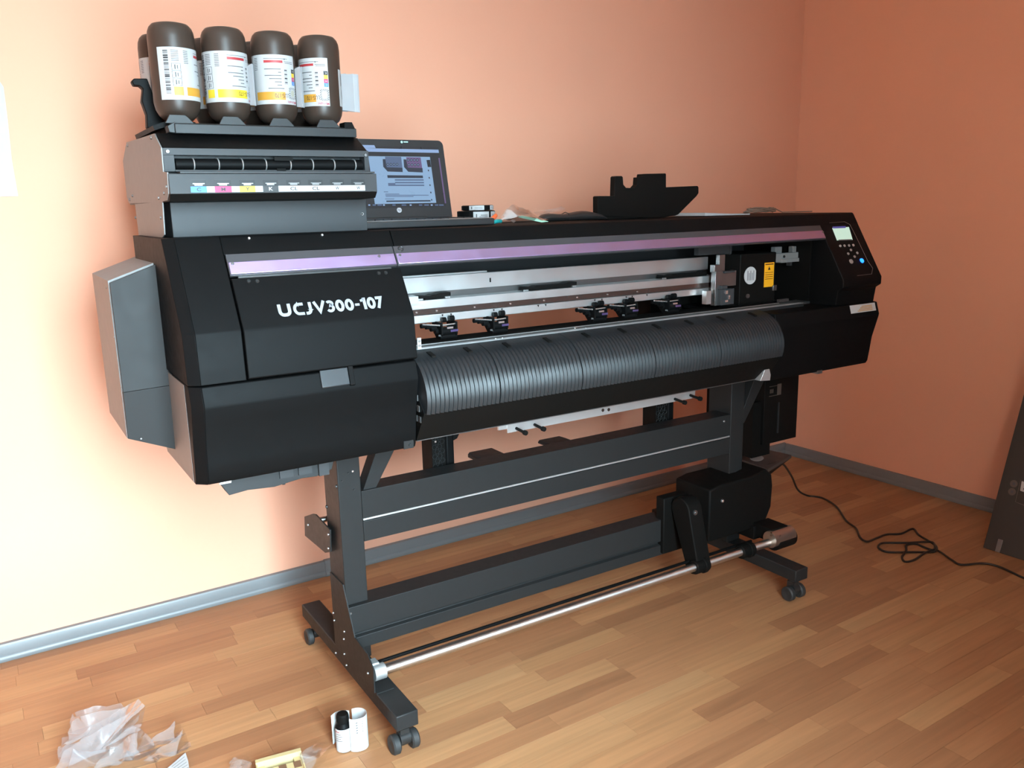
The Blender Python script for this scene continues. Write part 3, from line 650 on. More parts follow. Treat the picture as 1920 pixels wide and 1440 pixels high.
# upper plate and brackets in the dark bay
c = MB(); bx(1310, 464, 1371, 475, 1.98, 2.0); bx(1369, 461, 1372, 477, 1.975, 2.0); o = part(c, 'bay_plate', GREY)
c = MB(); bx(1450, 476, 1512, 488, 1.95, 1.97); bx(1466, 486, 1517, 489, 1.945, 1.97); bx(1454, 463, 1466, 478, 1.96, 1.98); bx(1487, 462, 1500, 478, 1.96, 1.98); bx(1500, 469, 1509, 479, 1.95, 1.97)
bx(1444, 480, 1452, 486, 1.95, 1.97); hb = part(c, 'holder_bracket', GREYL, bevel=.002)
screws(hb, [L(1470, 481, 1, 1.95), L(1504, 479, 1, 1.95)], SCREWD, 1.2)
for q in ((1481, 489, 1485, 498), (1496, 497, 1506, 500), (1497, 510, 1505, 516)):
    c = MB(); bx(*q, 1.96, 1.975); part(c, 'holder_pin', SCREW, hb)
c = MB(); bx(1325, 546, 1333, 570, 1.93, 1.95); part(c, 'side_tab', ALU, rail)
c = MB(); bx(1461, 562, 1479, 565, 1.9, 1.91); bx(1440, 574, 1518, 577, 1.89, 1.95); part(c, 'cap_rim', SCREW, hb)
c = MB(); bx(1551, 547, 1554, 560, 1.85, 1.855); bx(1556, 547, 1560, 561, 1.85, 1.855); part(c, 'white_mark', WHITE, hb)
c = MB(); a = [L(*q, 1, 1.87) for q in ((1537, 451), (1543, 450), (1553, 468), (1556, 476), (1551, 478), (1545, 468))]; c.prismY([(p.x, p.z) for p in a], 1.87, 1.88); part(c, 'cover_stay', GREY, tc2)
c = MB(); a = [L(*q, 1, 1.86) for q in ((1559, 519), (1566, 518), (1574, 525), (1571, 526))]; c.prismY([(p.x, p.z) for p in a], 1.86, 1.865); part(c, 'catch', ALU, hb)
# control panel
def cpr(pts, o, t, name, m, parent=col):
    c = MB(); q = [S(*p, P0, P1)+nn*o for p in pts]; c.plate(q, nn, t); return part(c, name, m, parent)
cpr(((1560, 428), (1591, 426), (1598, 450), (1569, 451)), .0006, .0012, 'display', M('display_glow', rgb=(205, 235, 215), rough=.3, emis=.9, var=.01))
cpr(((1560, 425.5), (1584.5, 424.5), (1585, 428), (1561, 429)), .0019, .0003, 'display_header', M('display_blue', rgb=(90, 90, 190), rough=.3, emis=.5))
cpr(((1571, 450), (1596, 449), (1597, 451), (1572, 452)), .0019, .0003, 'display_footer', TXT)
for q in ((1575, 461.5), (1583, 461), (1591.5, 460.5), (1599.5, 460), (1595, 469), (1590, 476), (1607, 474.5), (1602, 481.5)):
    p = S(*q, P0, P1); part(MB().cyl(p+nn*.0003, p+nn*.003, .0048, .0042, n=12), 'key', M('key_grey', rgb=(150, 140, 135), rough=.5), col)
p = S(1595.5, 490.5, P0, P1); part(MB().cyl(p+nn*.0003, p+nn*.0035, .0085, .0075, n=16), 'key', M('key_grey'), col)
p = S(1615.5, 489, P0, P1); part(MB().cyl(p+nn*.0003, p+nn*.0035, .0085, .0075, n=16), 'power_key', M('led_blue', rgb=(20, 110, 255), rough=.3, emis=4), col)
c = MB(); c.tube([S(*q, P0, P1)+nn*.0008 for q in ((1555, 418), (1583, 416), (1593, 421), (1602, 438), (1627, 490), (1636, 503), (1634, 514), (1607, 517))], .0007, 5); part(c, 'panel_outline', M('outline_grey', rgb=(110, 95, 88), rough=.5), col)

# --- stand
FX = [(.752, .812), (2.220, 2.282)]; PX = [(.752, .816), (2.212, 2.278)]
wheel = None
for k in range(2):
    x0, x1 = FX[k]
    ft = part(MB().box((x0, 1.716, .078), (x1, 2.442, .120)), 'stand_foot', STAND, bevel=.003)
    px0, px1 = PX[k]
    ps = part(MB().box((px0, 2.022, .12), (px1, 2.132, .80)), 'stand_post', STAND, bevel=.0025)
    c = MB()
    if k == 0:
        c.prismX([(2.13, .12), (2.022, .12), (1.845, .12), (1.843, .190), (1.878, .215), (1.965, .222), (2.022, .33), (2.03, .35), (2.13, .35)], px0-.003, px0)
        gp = part(c, 'gusset_plate', STAND)
        screws(gp, [L(*q, 0, px0-.003) for q in ((625, 1149), (627, 1163), (646, 1184), (645, 1198), (630, 1224), (646, 1226), (650, 1247), (690, 1262))], SCREW, 1.0, RX)
        screws(ps, [L(*q, 1, 2.022) for q in ((653, 887), (641, 902), (664, 918))], SCREWD, .7); screws(ps, [L(661, 883.5, 1, 2.022)], SCREWL, .8)
        screws(ps, [L(*q, 0, px0) for q in ((631, 912), (613, 950))], SCREWD, 1.3, RX)
    else:
        screws(ps, [L(1357, 790, 1, 2.022)], SCREWL, 1.2)
    for y in (1.752, 2.405):
        xm = (x0+x1)/2; c = MB(); c.cyl((xm, y, .078), (xm, y, .06), .012, n=12)
        c.cyl((xm-.014, y-.006, .036), (xm+.014, y-.006, .036), .018, n=14); c.box((xm-.012, y-.016, .036), (xm+.012, y+.014, .064))
        cs_ = part(c, 'caster', SCREWD, ft)
        for s in (-1, 1):
            if wheel is None:
                wheel = MB().lathe((0, 0, 0), [(.010, -.010), (.021, -.011), (.0255, -.007), (.0255, .006), (.022, .010), (.012, .010), (.008, .008)], 24)
                wo = wheel.build('wheel', RUBBER, cs_); wm = wo.data
            else: wo = link('wheel', wm, cs_)
            wo.location = (xm+s*.026, y-.006, .0257); wo.rotation_euler = (0, s*math.pi/2, 0)
    if k == 0:
        # brace
        c = MB(); a = [L(*q, 1, 2.04) for q in ((682, 946), (682, 928), (707, 857), (742, 847), (752, 848), (700, 922))]
        a = [(.816, .572), (.816, .535), (.935, .745), (.935, .79), (.885, .79), (.83, .60)]
        c.prismY([(.816, .585), (.816, .548), (.828, .55), (.955, .755), (.965, .79), (.905, .79)], 2.03, 2.075); part(c, 'brace', STAND, bevel=.001)
    else:
        c = MB(); c.prismY([(2.278, .60), (2.278, .56), (2.29, .56), (2.42, .755), (2.43, .79), (2.37, .79)], 2.03, 2.075); part(c, 'brace', STAND, bevel=.001)
def beam(zt, z1, z2, zb, x0, x1, y=2.022):
    o = part(MB().prismX([(y, zt), (y, z1), (y+.013, z1-.004), (y+.013, z2+.003), (y, z2), (y, zb), (y+.008, zb), (y+.078, zb), (y+.078, zt-.006), (y+.073, zt)], x0, x1), 'cross_beam', STAND, bevel=.001)
    return o
bm1 = beam(.606, .529, .520, .462, .816, 2.212); bm2 = beam(.291, .213, .198, .163, .7525, 2.212, 2.004)
part(MB().box((.817, 2.0225, .5225), (2.21, 2.034, .5275)), 'beam_trim', ZINC, bm1)
screws(bm2, [L(657, 1150, 1, 2.004), L(659, 1181, 1, 2.004)], SCREW, 1.0)
for q0, q1, q2 in (((895, 858), (940, 848), (953, 862)), ((1028, 834), (1068, 825), (1080, 835))):
    a, bb, d = [L(*q, 1, 2.11) for q in (q0, q1, q2)]
    c = MB(); c.prismY([(a.x, .59), (d.x, .59), (bb.x, bb.z), (a.x+.006, bb.z), (a.x, bb.z-.006)], 2.06, 2.17); part(c, 'beam_block', STAND, bm1, bevel=.001)
# honeycomb media arms
for px0, px1, px2, zt in ((809, 835, 848, .79), (1230, 1252, 1288, .79)):
    x0, x1, x2 = [L(p, 820 if px0 < 1000 else 766, 1, 2.12).x for p in (px0, px1, px2)]
    c = MB(); c.box((x0, 2.12, .55), (x1, 2.19, zt)); ma = part(c, 'media_arm', BLACKM, bevel=.002)
    c = MB(); c.box((x1, 2.118, .55), (x1+.028, 2.175, .70)); part(c, 'arm_cover', BLACK, ma, bevel=.006)
    c = MB()
    for r in range(9):
        for s in range(3):
            cxx = x0+.008+s*.017+(r % 2)*.0085; czz = .60+r*.0145
            if cxx < x1-.004: c.torus((cxx, 2.1195, czz), (0, 1, 0), .0075, .0009, 6, 4)
    part(c, 'arm_ribs', DGREY, ma)
    c = MB(); c.prismY([(x1+.02, .665), (x1+.02, .79), (x1+.062, .79), (x1+.062, .70), (x1+.05, .69), (x1+.04, .672)], 2.12, 2.17); part(c, 'arm_hook', BLACKM, ma, bevel=.002)
    screws(ma, [(x0+.012, 2.12, .675)], SCREWL, .9)
# rear roll plate
a = [L(*q, 0, .742) for q in ((573, 968), (588, 963), (594, 964), (621, 993), (622, 1034), (612, 1036), (574, 1004))]
rp = part(MB().prismX([(p.y, p.z) for p in a], .738, .742), 'roll_plate', STAND, bevel=.001)
screws(rp, [L(*q, 0, .738) for q in ((578, 984), (616, 1002), (616, 1028))], SCREW, 1.1, RX)
c = MB(); c.cyl((.742, 2.19, .485), (2.2, 2.19, .485), .009, n=12); part(c, 'rear_rod', STEEL, rp)
c = MB(); c.cyl((.742, 2.15, .455), (2.2, 2.15, .455), .009, n=12); part(c, 'rear_rod', STAND, rp)
# take-up bar
bar = part(MB().cyl((.776, 1.868, .162), (2.285, 1.868, .162), .0138, n=28), 'take_up_bar', STEEL)
part(MB().cyl((.776, 1.897, .172), (2.2, 1.897, .172), .005, n=12), 'dark_rod', BLACK)  # thin dark line parallel to the bar, built as a rod
c = MB(); c.cyl((.758, 1.868, .162), (.790, 1.868, .162), .021, n=28); c.box((.756, 1.872, .170), (.778, 1.900, .186)); part(c, 'bar_bracket', ZINC, bar, bevel=.001)
c = MB(); c.prismX([(1.835, .12), (1.835, .123), (1.90, .123), (1.90, .12)], .752, .80); part(c, 'foot_plate', STAND)
# take-up unit at right
def arm(x0, x1, yb, zb, yt, zt, r):
    prof = []
    for k in range(9): t = math.pi*k/8; prof.append((yt+r*math.cos(math.pi-t)*1.0, zt+r*math.sin(t)))
    for k in range(9): t = math.pi*k/8; prof.append((yb+r*.7*math.cos(t), zb-r*.7*math.sin(t)))
    return MB().prismX(prof, x0, x1)
xa = L(1293, 955, 1, 1.93).x
ta = part(arm(xa-.03, xa+.03, 1.885, .162, 1.945, .335, .045), 'tension_arm', BLACKM, bevel=.004)
ta2 = part(MB().box((xa-.06, 1.99, .17), (xa+.05, 2.03, .37)), 'arm_mount', BLACKM, bevel=.004)
p = L(1293, 955, 1, 1.90); c = MB(); c.cyl((xa-.005, 1.904, .338), (xa-.005, 1.896, .338), .0085, n=16); c.cyl((xa-.005, 1.896, .338), (xa-.005, 1.893, .338), .004, n=8); part(c, 'arm_bolt', SCREW, ta)
c = MB()
for r in range(12):
    for s in range(3): c.box((xa-.024+s*.014, 1.897, .20+r*.0095), (xa-.014+s*.014, 1.8995, .2065+r*.0095))
part(c, 'arm_grille', DGREY, ta)
for x in (L(1312, 1062, 1, 1.868).x, L(1398, 1035, 1, 1.868).x):
    c = MB(); c.cyl((x-.028, 1.868, .162), (x+.03, 1.868, .162), .024, n=20); c.cyl((x+.005, 1.868, .162), (x+.02, 1.868, .162), .028, n=20); part(c, 'bar_clamp', BLACKM, bar, bevel=.002)
x0, x1 = L(1326, 960, 1, 1.96).x, L(1440, 960, 1, 1.96).x
tu = part(MB().prismY([(x0, .185), (x0, .375), (x0+.05, .385), (x0+.2, .385), (x1-.03, .40), (x1, .375), (x1+.008, .33), (x1+.004, .25), (x1-.02, .205), (x1-.02, .185)], 1.95, 2.12), 'take_up_motor', BLACKM, bevel=.006)
screws(tu, [L(1354, 939, 1, 1.95)], SCREWL, 1.6)
c = MB(); c.box((x1-.10, 1.935, .15), (x1-.035, 2.06, .20)); c.cyl((x1-.08, 1.868, .165), (x1+.012, 1.868, .165), .036, n=24); c.box((x1-.09, 1.86, .162), (x1-.01, 1.95, .21)); part(c, 'bar_chuck', BLACKM, tu, bevel=.002)
c = MB(); c.cyl((x1-.10, 1.862, .176), (x1+.005, 1.862, .176), .030, n=24); part(c, 'chuck_sleeve', M('worn_steel', col=(.4, .33, .28), rough=.3, metal=.9), tu)
# power box under the body
zb = .43; a = L(1430, 835, 2, .432); x0 = a.x; y0 = a.y
pb = part(MB().box((x0, y0, .432), (L(1492, 828, 1, y0).x, y0+.30, .80)), 'power_box', BLACKM, bevel=.002)
c = MB(); a = L(1443, 725, 1, y0-.001); bb = L(1457, 741, 1, y0-.001); c.box((a.x, y0-.0015, bb.z), (bb.x, y0-.0003, bb.z+.002)); c.box((a.x, y0-.0015, a.z-.002), (bb.x, y0-.0003, a.z)); c.box((bb.x, y0-.0015, bb.z), (bb.x+.022, y0-.0003, a.z+.004))
for k in range(3): c.box((a.x+.004+.007*k, y0-.0012, bb.z+.012), (a.x+.008+.007*k, y0-.0003, a.z-.012))
part(c, 'box_label', M('label_faint', rgb=(74, 66, 60), rough=.5), pb)
c = MB(); a = L(1459, 755, 1, y0-.001); c.box((a.x, y0-.004, a.z-.12), (a.x+.006, y0, a.z)); part(c, 'box_seam', DGREY, pb)
# drip platform with oval sticker
zt = .355; q = [L(*p, 2, zt) for p in ((1391, 848), (1425, 840), (1484, 853), (1440, 880), (1392, 862))]
wp = part(MB().plate(q, (0, 0, -1), .012), 'waste_platform', M('platform_brown', col=(.05, .042, .038), rough=.5))
cc = L(1419, 859, 2, zt+.0004); c = MB(); ax = L(1432, 859, 2, zt)-cc; ay = L(1419, 853.5, 2, zt)-cc
c.plate([cc+ax*math.cos(t*math.pi/12)+ay*math.sin(t*math.pi/12) for t in range(24)], (0, 0, 1), .0006); part(c, 'oval_sticker', M('sticker_grey', rgb=(165, 155, 148), rough=.6), wp)
qt = [V(p)-V((0, 0, .012)) for p in q]; ce = sum(qt, V())/5
c = MB(); c.prism(qt, [V((ce.x-.06+(p.x-ce.x)*.35, ce.y+(p.y-ce.y)*.5, .27)) for p in qt]); part(c, 'waste_funnel', BLACKM, wp)
part(MB().box((ce.x-.12, ce.y-.06, .385), (ce.x-.02, ce.y+.04, .60)), 'hose_column', BLACKM, wp)

# ================================================================== INK BOTTLES
def cpt(r, th, z): a = math.radians(th-90); return V((r*math.cos(a), r*math.sin(a), z))   # th = 0 faces the viewer side (-Y), positive to the right
def cpatch(mb, r, t0, t1, z0, z1, mi):
    n = max(1, int(abs(t1-t0)/5)); vs = []; fs = []
    for k in range(n+1):
        t = t0+(t1-t0)*k/n; vs += [cpt(r, t, z0), cpt(r, t, z1)]
    for k in range(n): fs.append((2*k, 2*k+2, 2*k+3, 2*k+1))
    mb.add(vs, fs, mi)
BR = .0490; Z0, Z1 = 1.545, 1.753
BPROF = [(.016, 1.5478), (.022, 1.5485), (.030, 1.551), (.040, 1.560), (.046, 1.572), (BR, 1.588), (BR, 1.722), (.0475, 1.735), (.044, 1.744), (.038, 1.7505), (.028, 1.753), (.004, 1.753)]
LM = [WHITE, OCH, RED, KK, YE, MG, CY, TXT, MRED, SPOT]
def bottle(x, y, off, band, label, group, extra, leaf):
    r = empty('ink_bottle', toW((x, y, 1.54)), PSI); tag(r, label, 'bottle', group)
    dz = -1.54
    bo = MB().lathe((0, 0, dz), BPROF, 40).build('bottle_body', INKB, r, smooth=50)
    lb = MB(); lz0, lz1 = 1.590+dz, 1.698+dz; rl = BR+.0004
    def zz(v): return lz0+(lz1-lz0)*v
    vs = []; fs = []; n = 40
    for k in range(n+1):
        t = -off+185*k/n
        vs += [cpt(rl, t, lz0), cpt(rl, t, lz1), cpt(rl-.0007, t, lz0), cpt(rl-.0007, t, lz1)]
    for k in range(n):
        a = 4*k; b_ = 4*k+4; fs += [(a, b_, b_+1, a+1), (a+2, a+3, b_+3, b_+2), (a, a+2, b_+2, b_), (a+1, b_+1, b_+3, a+3)]
    fs += [(0, 1, 3, 2), (4*n, 4*n+2, 4*n+3, 4*n+1)]
    la = MB().add(vs, fs, 0).build('label', WHITE, r, smooth=50)
    pr_ = MB(); R1 = rl+.0002
    def rect(f0, f1, v0, v1, mi, rr=R1): cpatch(pr_, rr, f0-off, f1-off, zz(v0), zz(v1), mi)
    rg = random.Random(1); v = .12
    while v < .95:
        h = rg.choice((.006, .01, .014, .02, .03)); rect(15, 27, v, v+h, 3 if h > .012 else 7); v += h+rg.choice((.006, .01, .016))
    for k in range(3):
        v0 = .27+.145*k
        rect(33, 55, v0, v0+.006, 3); rect(33, 55, v0+.13, v0+.136, 3); rect(33, 34, v0, v0+.136, 3); rect(54, 55, v0, v0+.136, 3); rect(40, 42.5, v0+.02, v0+.11, 3); rect(46, 48, v0+.03, v0+.1, 3)
    for k in range(7): rect(34, 52, .74+.032*k, .752+.032*k, 7)
    for k in range(8): rect(64, 76, .70+.033*k, .712+.033*k, 7)
    rect(34, 57, .085, .25, band); rect(66, 148, .085, .25, band)
    rect(96, 146, .835, .885, 2); rect(96, 160, .915, .925, 7); rect(150, 153, .90, .93, 7); rect(150, 178, .86, .87, 7); rect(152, 178, .83, .84, 7)
    for k, (a, b_) in enumerate(((96, 140), (132, 140), (96, 140), (108, 140), (122, 140), (128, 140), (104, 146))):
        rect(a, b_, .70-.065*k, .716-.065*k, 7)
    for k in range(4):
        v0 = .40+.082*k; rect(172, 183.5, v0, v0+.082, (6, 5, 4, 3)[k])
        rect(148, 158, v0+.01, v0+.016, 7); rect(149, 157, v0+.03, v0+.06, 7 if k != 1 else 3)
    for k, ch in enumerate('CMYK'):
        puttext(pr_, ch, lambda u, v, k=k: cpt(R1+.0002, 180.5-off-5*u, zz(.46+.082*k-.04*v)), 0 if ch != 'Y' else 1)
    cpatch(pr_, R1, 160-off, 184-off, zz(.11), zz(.35), 0)
    for k in range(18):
        a = 2*math.pi*k/18; c1 = 171.5; rr0, rr1 = 7.0, 12.5
        def pt(rad, da): return cpt(R1+.0002, c1-off+max(-12, min(12.3, rad*math.cos(a+da))), zz(.23+max(-.12, min(.12, rad*.0105*math.sin(a+da)))))
        pr_.add([pt(rr0, -.03), pt(rr1+3, -.09), pt(rr1+3, .09), pt(rr0, .03)], [(0, 1, 2, 3)], 7)
    pr_.add([cpt(R1+.0002, 171.5-off+6.5*math.cos(k*math.pi/10), zz(.23+.068*math.sin(k*math.pi/10))) for k in range(20)], [tuple(range(20))], 9)
    puttext(pr_, 'LUS-170', lambda u, v: cpt(R1+.0002, 158-off-38*u, zz(.215-.085*v)), 3)
    puttext(pr_, 'Mimaki', lambda u, v: cpt(R1+.0002, 183-off-30*u, zz(.072-.055*v)), 8, .01)
    pr_.build('label_print', LM, la, solid=False, smooth=50)
    if extra:
        e = MB(); vs = []; t0, t1 = 42, 82
        for k in range(9):
            t = t0+(t1-t0)*k/8; vs += [cpt(BR+.0005, t, zz(.02)), cpt(BR+.0005, t, zz(.80)), cpt(BR-.0003, t, zz(.02)), cpt(BR-.0003, t, zz(.80))]
        fs = []
        for k in range(8): a = 4*k; b_ = a+4; fs += [(a, b_, b_+1, a+1), (a+2, a+3, b_+3, b_+2), (a, a+2, b_+2, b_), (a+1, b_+1, b_+3, a+3)]
        fs += [(0, 1, 3, 2), (32, 34, 35, 33)]
        la2 = MB().add(vs, fs).build('warning_label', WHITE, r, smooth=50)
        e = MB(); rr = BR+.0008
        dm = [(62, .18), (75, .29), (62, .40), (49, .29)]; dn = [(62, .20), (73, .29), (62, .38), (51, .29)]
        e.add([cpt(rr, t, zz(v)) for t, v in dm]+[cpt(rr, t, zz(v)) for t, v in dn], [(0, 1, 5, 4), (1, 2, 6, 5), (2, 3, 7, 6), (3, 0, 4, 7)], 3)
        for k in range(5): cpatch(e, rr, 50+6*k, 52+6*k, zz(.45+.02*(k % 3)), zz(.72-.03*(k % 2)), 7)
        e.build('warning_print', LM, la2, solid=False)
    if leaf is not None:
        e = MB(); 
        for k, (dt, ln) in enumerate(leaf):
            a = cpt(BR-.001, dt, 0); d = (V((1, .35-.22*k, 0)) if extra else V((.45+.12*k, -.85, 0))).normalized() if dt > 0 else V((-.25, -.35-.2*k, 0)).normalized(); nrm = V((-d.y, d.x, 0))
            q = [a+V((0, 0, zz(-.02))), a+d*ln+V((0, 0, zz(-.04))), a+d*ln*1.02+V((0, 0, zz(.80))), a+V((0, 0, zz(.76)))]
            e.plate(q, nrm, .0012)
        e.build('leaflet', M('leaflet_white', col=(.30, .30, .31), rough=.7), r)
    return r
bottle(BX[0], BYF, 49.5, 1, 'brown ink bottle with barcode label and ochre band, first in front row', None, False, None)['group'] = 'upturned ink bottles on the printer'
bottle(BX[1], BYF, 105, 4, 'brown ink bottle with bright yellow label band, second in the front row', 'upturned ink bottles on the printer', False, [(60, .016), (66, .016)])
bottle(BX[2], BYF, 139, 1, 'brown ink bottle showing colour squares and ochre band, third in front row', 'upturned ink bottles on the printer', False, [(54, .018), (60, .020), (66, .018)])
bottle(BX[3], BYF, 182, 1, 'brown ink bottle with diamond warning label and fanned leaflet, right end of front row', 'upturned ink bottles on the printer', True, [(86, .060), (97, .052), (108, .045), (118, .03)])
bl = ['brown ink bottle half hidden behind the barcode-labelled one, left end of back row', 'brown ink bottle in the back row seen between first and second front bottles',
      'brown ink bottle in the back row seen between second and third front bottles', 'brown ink bottle in the back row seen between third and last front bottles']
for k in range(4): bottle(BX[k]+.002, BYB, (140, 110, 150, 170)[k], 1, bl[k], 'upturned ink bottles on the printer', False, [(-35, .02)] if k == 0 else None)

# ================================================================== THINGS ON TOP OF THE PRINTER
TOPZ = 1.297
def top_thing(name, x, y, label, cat, rz=0):
    return tag(empty(name, toW((x, y, TOPZ)), PSI+rz), label, cat)
class TL:      # builds in printer coordinates, child of a thing placed at (x, y, TOPZ)
    def __init__(s, root, x, y): s.r = root; s.o = (-x, -y, -TOPZ)
    def __call__(s, b, name, m, parent=None, **k): return b.build(name, m, parent or s.r, loc=None if parent else s.o, **k)
# laptop
lx, ly = 1.05, 2.13
lap = top_thing('laptop', lx, ly, 'open black laptop showing a document page on its lit screen', 'laptop'); A = TL(lap, lx, ly)
LBK = M('laptop_black', col=(.02, .02, .021), rough=.4); LSL = M('laptop_deck', col=(.20, .19, .185), rough=.35, metal=.5)
base = A(MB().box((.865, 2.0, 1.2985), (1.243, 2.25, 1.316)), 'base', LBK, bevel=.003)
A(MB().box((.868, 2.005, 1.316), (1.240, 2.245, 1.3175)), 'deck', LSL, base)
c = MB()
for r in range(5):
    for k in range(14): c.box((.885+k*.0245, 2.10+r*.0235, 1.3175), (.906+k*.0245, 2.119+r*.0235, 1.3195))
A(c, 'keyboard', LBK, base); A(MB().box((1.0, 2.02, 1.3175), (1.1, 2.08, 1.318)), 'touchpad', LBK, base)
H0 = (2.296, 1.541); H1 = (2.250, 1.317)
def scr(px, py, o=0): p = S(px, py, H0, H1); return p+V((0, -.9796, .2012))*o
hd = V((0, H0[0]-H1[0], H0[1]-H1[1])).normalized(); hn = V((0, -hd.z, hd.y))
lid = MB(); hb_ = V((0, H1[0], H1[1]+.003)); hl = .2275
pts = []
xl_, xr_ = .863, 1.245; rad = .016
for cx_, cy_, a0 in ((xr_-rad, hl-rad, 0), (xl_+rad, hl-rad, 90)):
    for k in range(7): t = math.radians(a0+15*k); pts.append((cx_+rad*math.cos(t), cy_+rad*math.sin(t)))
pts += [(xl_, 0), (xr_, 0)]
lid.plate([V((x, 0, 0))+hb_+hd*h for x, h in pts], -hn, .008); LID = A(lid, 'lid', LBK)
A(MB().cyl((.95, 2.254, 1.318), (1.16, 2.254, 1.318), .007, n=12), 'hinge', LBK)
def sq(name, pz, m, o, t=.0002, par=None):
    c = MB(); c.plate([S(660+x/4, 240+y/4, H0, H1)+hn*(o+.0011) for x, y in pz], hn, t); return A(c, name, m, par or LID)
EM = lambda n, rgb, e: M(n, rgb=rgb, rough=.3, emis=e*1.15, var=.01, spec=.3)
DK = EM('screen_dark', (44, 40, 50), .35); PG = EM('screen_page', (138, 172, 208), .85); BARC = EM('screen_bar', (150, 180, 225), .8); MID = EM('screen_mid', (96, 118, 160), .6); PUR = EM('screen_violet', (120, 96, 150), .6); INKT = EM('screen_ink', (50, 56, 84), .4)
scrn = MB(); yy = S(830, 300, H0, H1)
def hx(px, py): p = S(px, py, H0, H1); return p
def uvp(x, h, o): return V((x, 0, 0))+hb_+hd*h+hn*o
c = MB(); c.plate([uvp(.882, .030, .0003), uvp(1.228, .030, .0003), uvp(1.228, .208, .0003), uvp(.882, .208, .0003)], hn, .0002); A(c, 'screen', DK, LID)
sq('screen_tab', [(60, 128), (165, 130), (176, 152), (60, 152)], BARC, .0007)
sq('screen_address_bar', [(60, 152), (646, 164), (650, 188), (60, 178)], BARC, .0007)
sq('screen_page', [(120, 212), (582, 218), (630, 562), (170, 572)], PG, .0007)
c = MB()
def z3(mb, pz, o, mi): mb.plate([S(660+x/4, 240+y/4, H0, H1)+hn*(o+.0011) for x, y in pz], hn, .0001, mi)
z3(c, [(245, 216), (366, 218), (376, 300), (255, 298)], .0010, 0); z3(c, [(228, 235), (247, 235), (258, 296), (376, 300), (378, 332), (265, 328), (232, 292)], .0012, 2)
z3(c, [(404, 220), (512, 222), (524, 302), (412, 300)], .0010, 1); z3(c, [(384, 236), (404, 238), (416, 298), (526, 302), (529, 335), (420, 330), (388, 294)], .0012, 2)
for k in range(4):
    for (bx_, by_) in ((266, 274), (418, 242), (424, 278)): z3(c, [(bx_+k*23+9*math.cos(t), by_+11*math.sin(t)) for t in [j*math.pi/4 for j in range(8)]], .0014, 2)
    for (bx_, by_) in ((266, 274), (418, 242), (424, 278)): z3(c, [(bx_+k*23+4*math.cos(t), by_+5*math.sin(t)) for t in [j*math.pi/3 for j in range(6)]], .0016, 3)
z3(c, [(262, 355), (528, 358), (531, 377), (265, 376)], .0010, 2)
for k in range(3): z3(c, [(318+2*k, 386+20*k), (534+2*k, 386+20*k), (536+2*k, 396+20*k), (320+2*k, 396+20*k)], .0010, 0)
z3(c, [(268, 414), (322, 414), (324, 436), (270, 436)], .0011, 0)
for (a0, a1, yy_) in ((236, 268, 478), (248, 352, 494), (248, 572, 503), (250, 458, 512), (246, 314, 531)): z3(c, [(a0, yy_), (a1, yy_), (a1+1, yy_+5), (a0+1, yy_+5)], .0010, 0)
z3(c, [(255, 546), (586, 542), (588, 552), (256, 556)], .0010, 2)
z3(c, [(556, 242), (583, 240), (592, 294), (566, 294)], .0010, 4)
for k in range(5): z3(c, [(566+6*k, 314+55*k), (574+6*k, 314+55*k), (576+6*k, 326+55*k), (568+6*k, 326+55*k)], .0010, 2)
z3(c, [(645, 226), (655, 226), (704, 566), (694, 566)], .0010, 1)
for k, xk in enumerate((120, 152, 188, 230, 300, 370, 430, 500, 540, 588, 620, 650)): z3(c, [(xk, 574), (xk+14+10*(k % 3), 574), (xk+15+10*(k % 3), 584), (xk+1, 584)], .0010, 0 if k % 3 else 5)
A(c, 'screen_content', [MID, PUR, INKT, PG, DK, BARC], LID)
c = MB(); cc = S(748.5, 394, H0, H1)+hn*.0006; c.plate([cc+V((.0075*math.cos(k*math.pi/10), 0, 0))+hd*.0075*math.sin(k*math.pi/10) for k in range(20)], hn, .0004); lg = A(c, 'maker_badge', M('badge_silver', rgb=(190, 190, 195), rough=.3, metal=.3), LID)
c = MB(); puttext(c, 'hp', lambda u, v: cc+hn*.0006+V((.009*(u-.5), 0, 0))+hd*.010*(v-.5)); A(c, 'badge_letters', INKT, LID, solid=False)
c = MB(); cc = S(753, 266.5, H0, H1)+hn*.0006; c.plate([cc+V((.0035*math.cos(k*math.pi/6), 0, 0))+hd*.0035*math.sin(k*math.pi/6) for k in range(12)], hn, .0004); c.plate([cc+V((.006, 0, 0))-hd*.001, cc+V((.02, 0, 0))-hd*.001, cc+V((.02, 0, 0))+hd*.002, cc+V((.006, 0, 0))+hd*.002], hn, .0003); A(c, 'corner_sticker', M('sticker_teal', rgb=(170, 225, 215), rough=.5), LID)

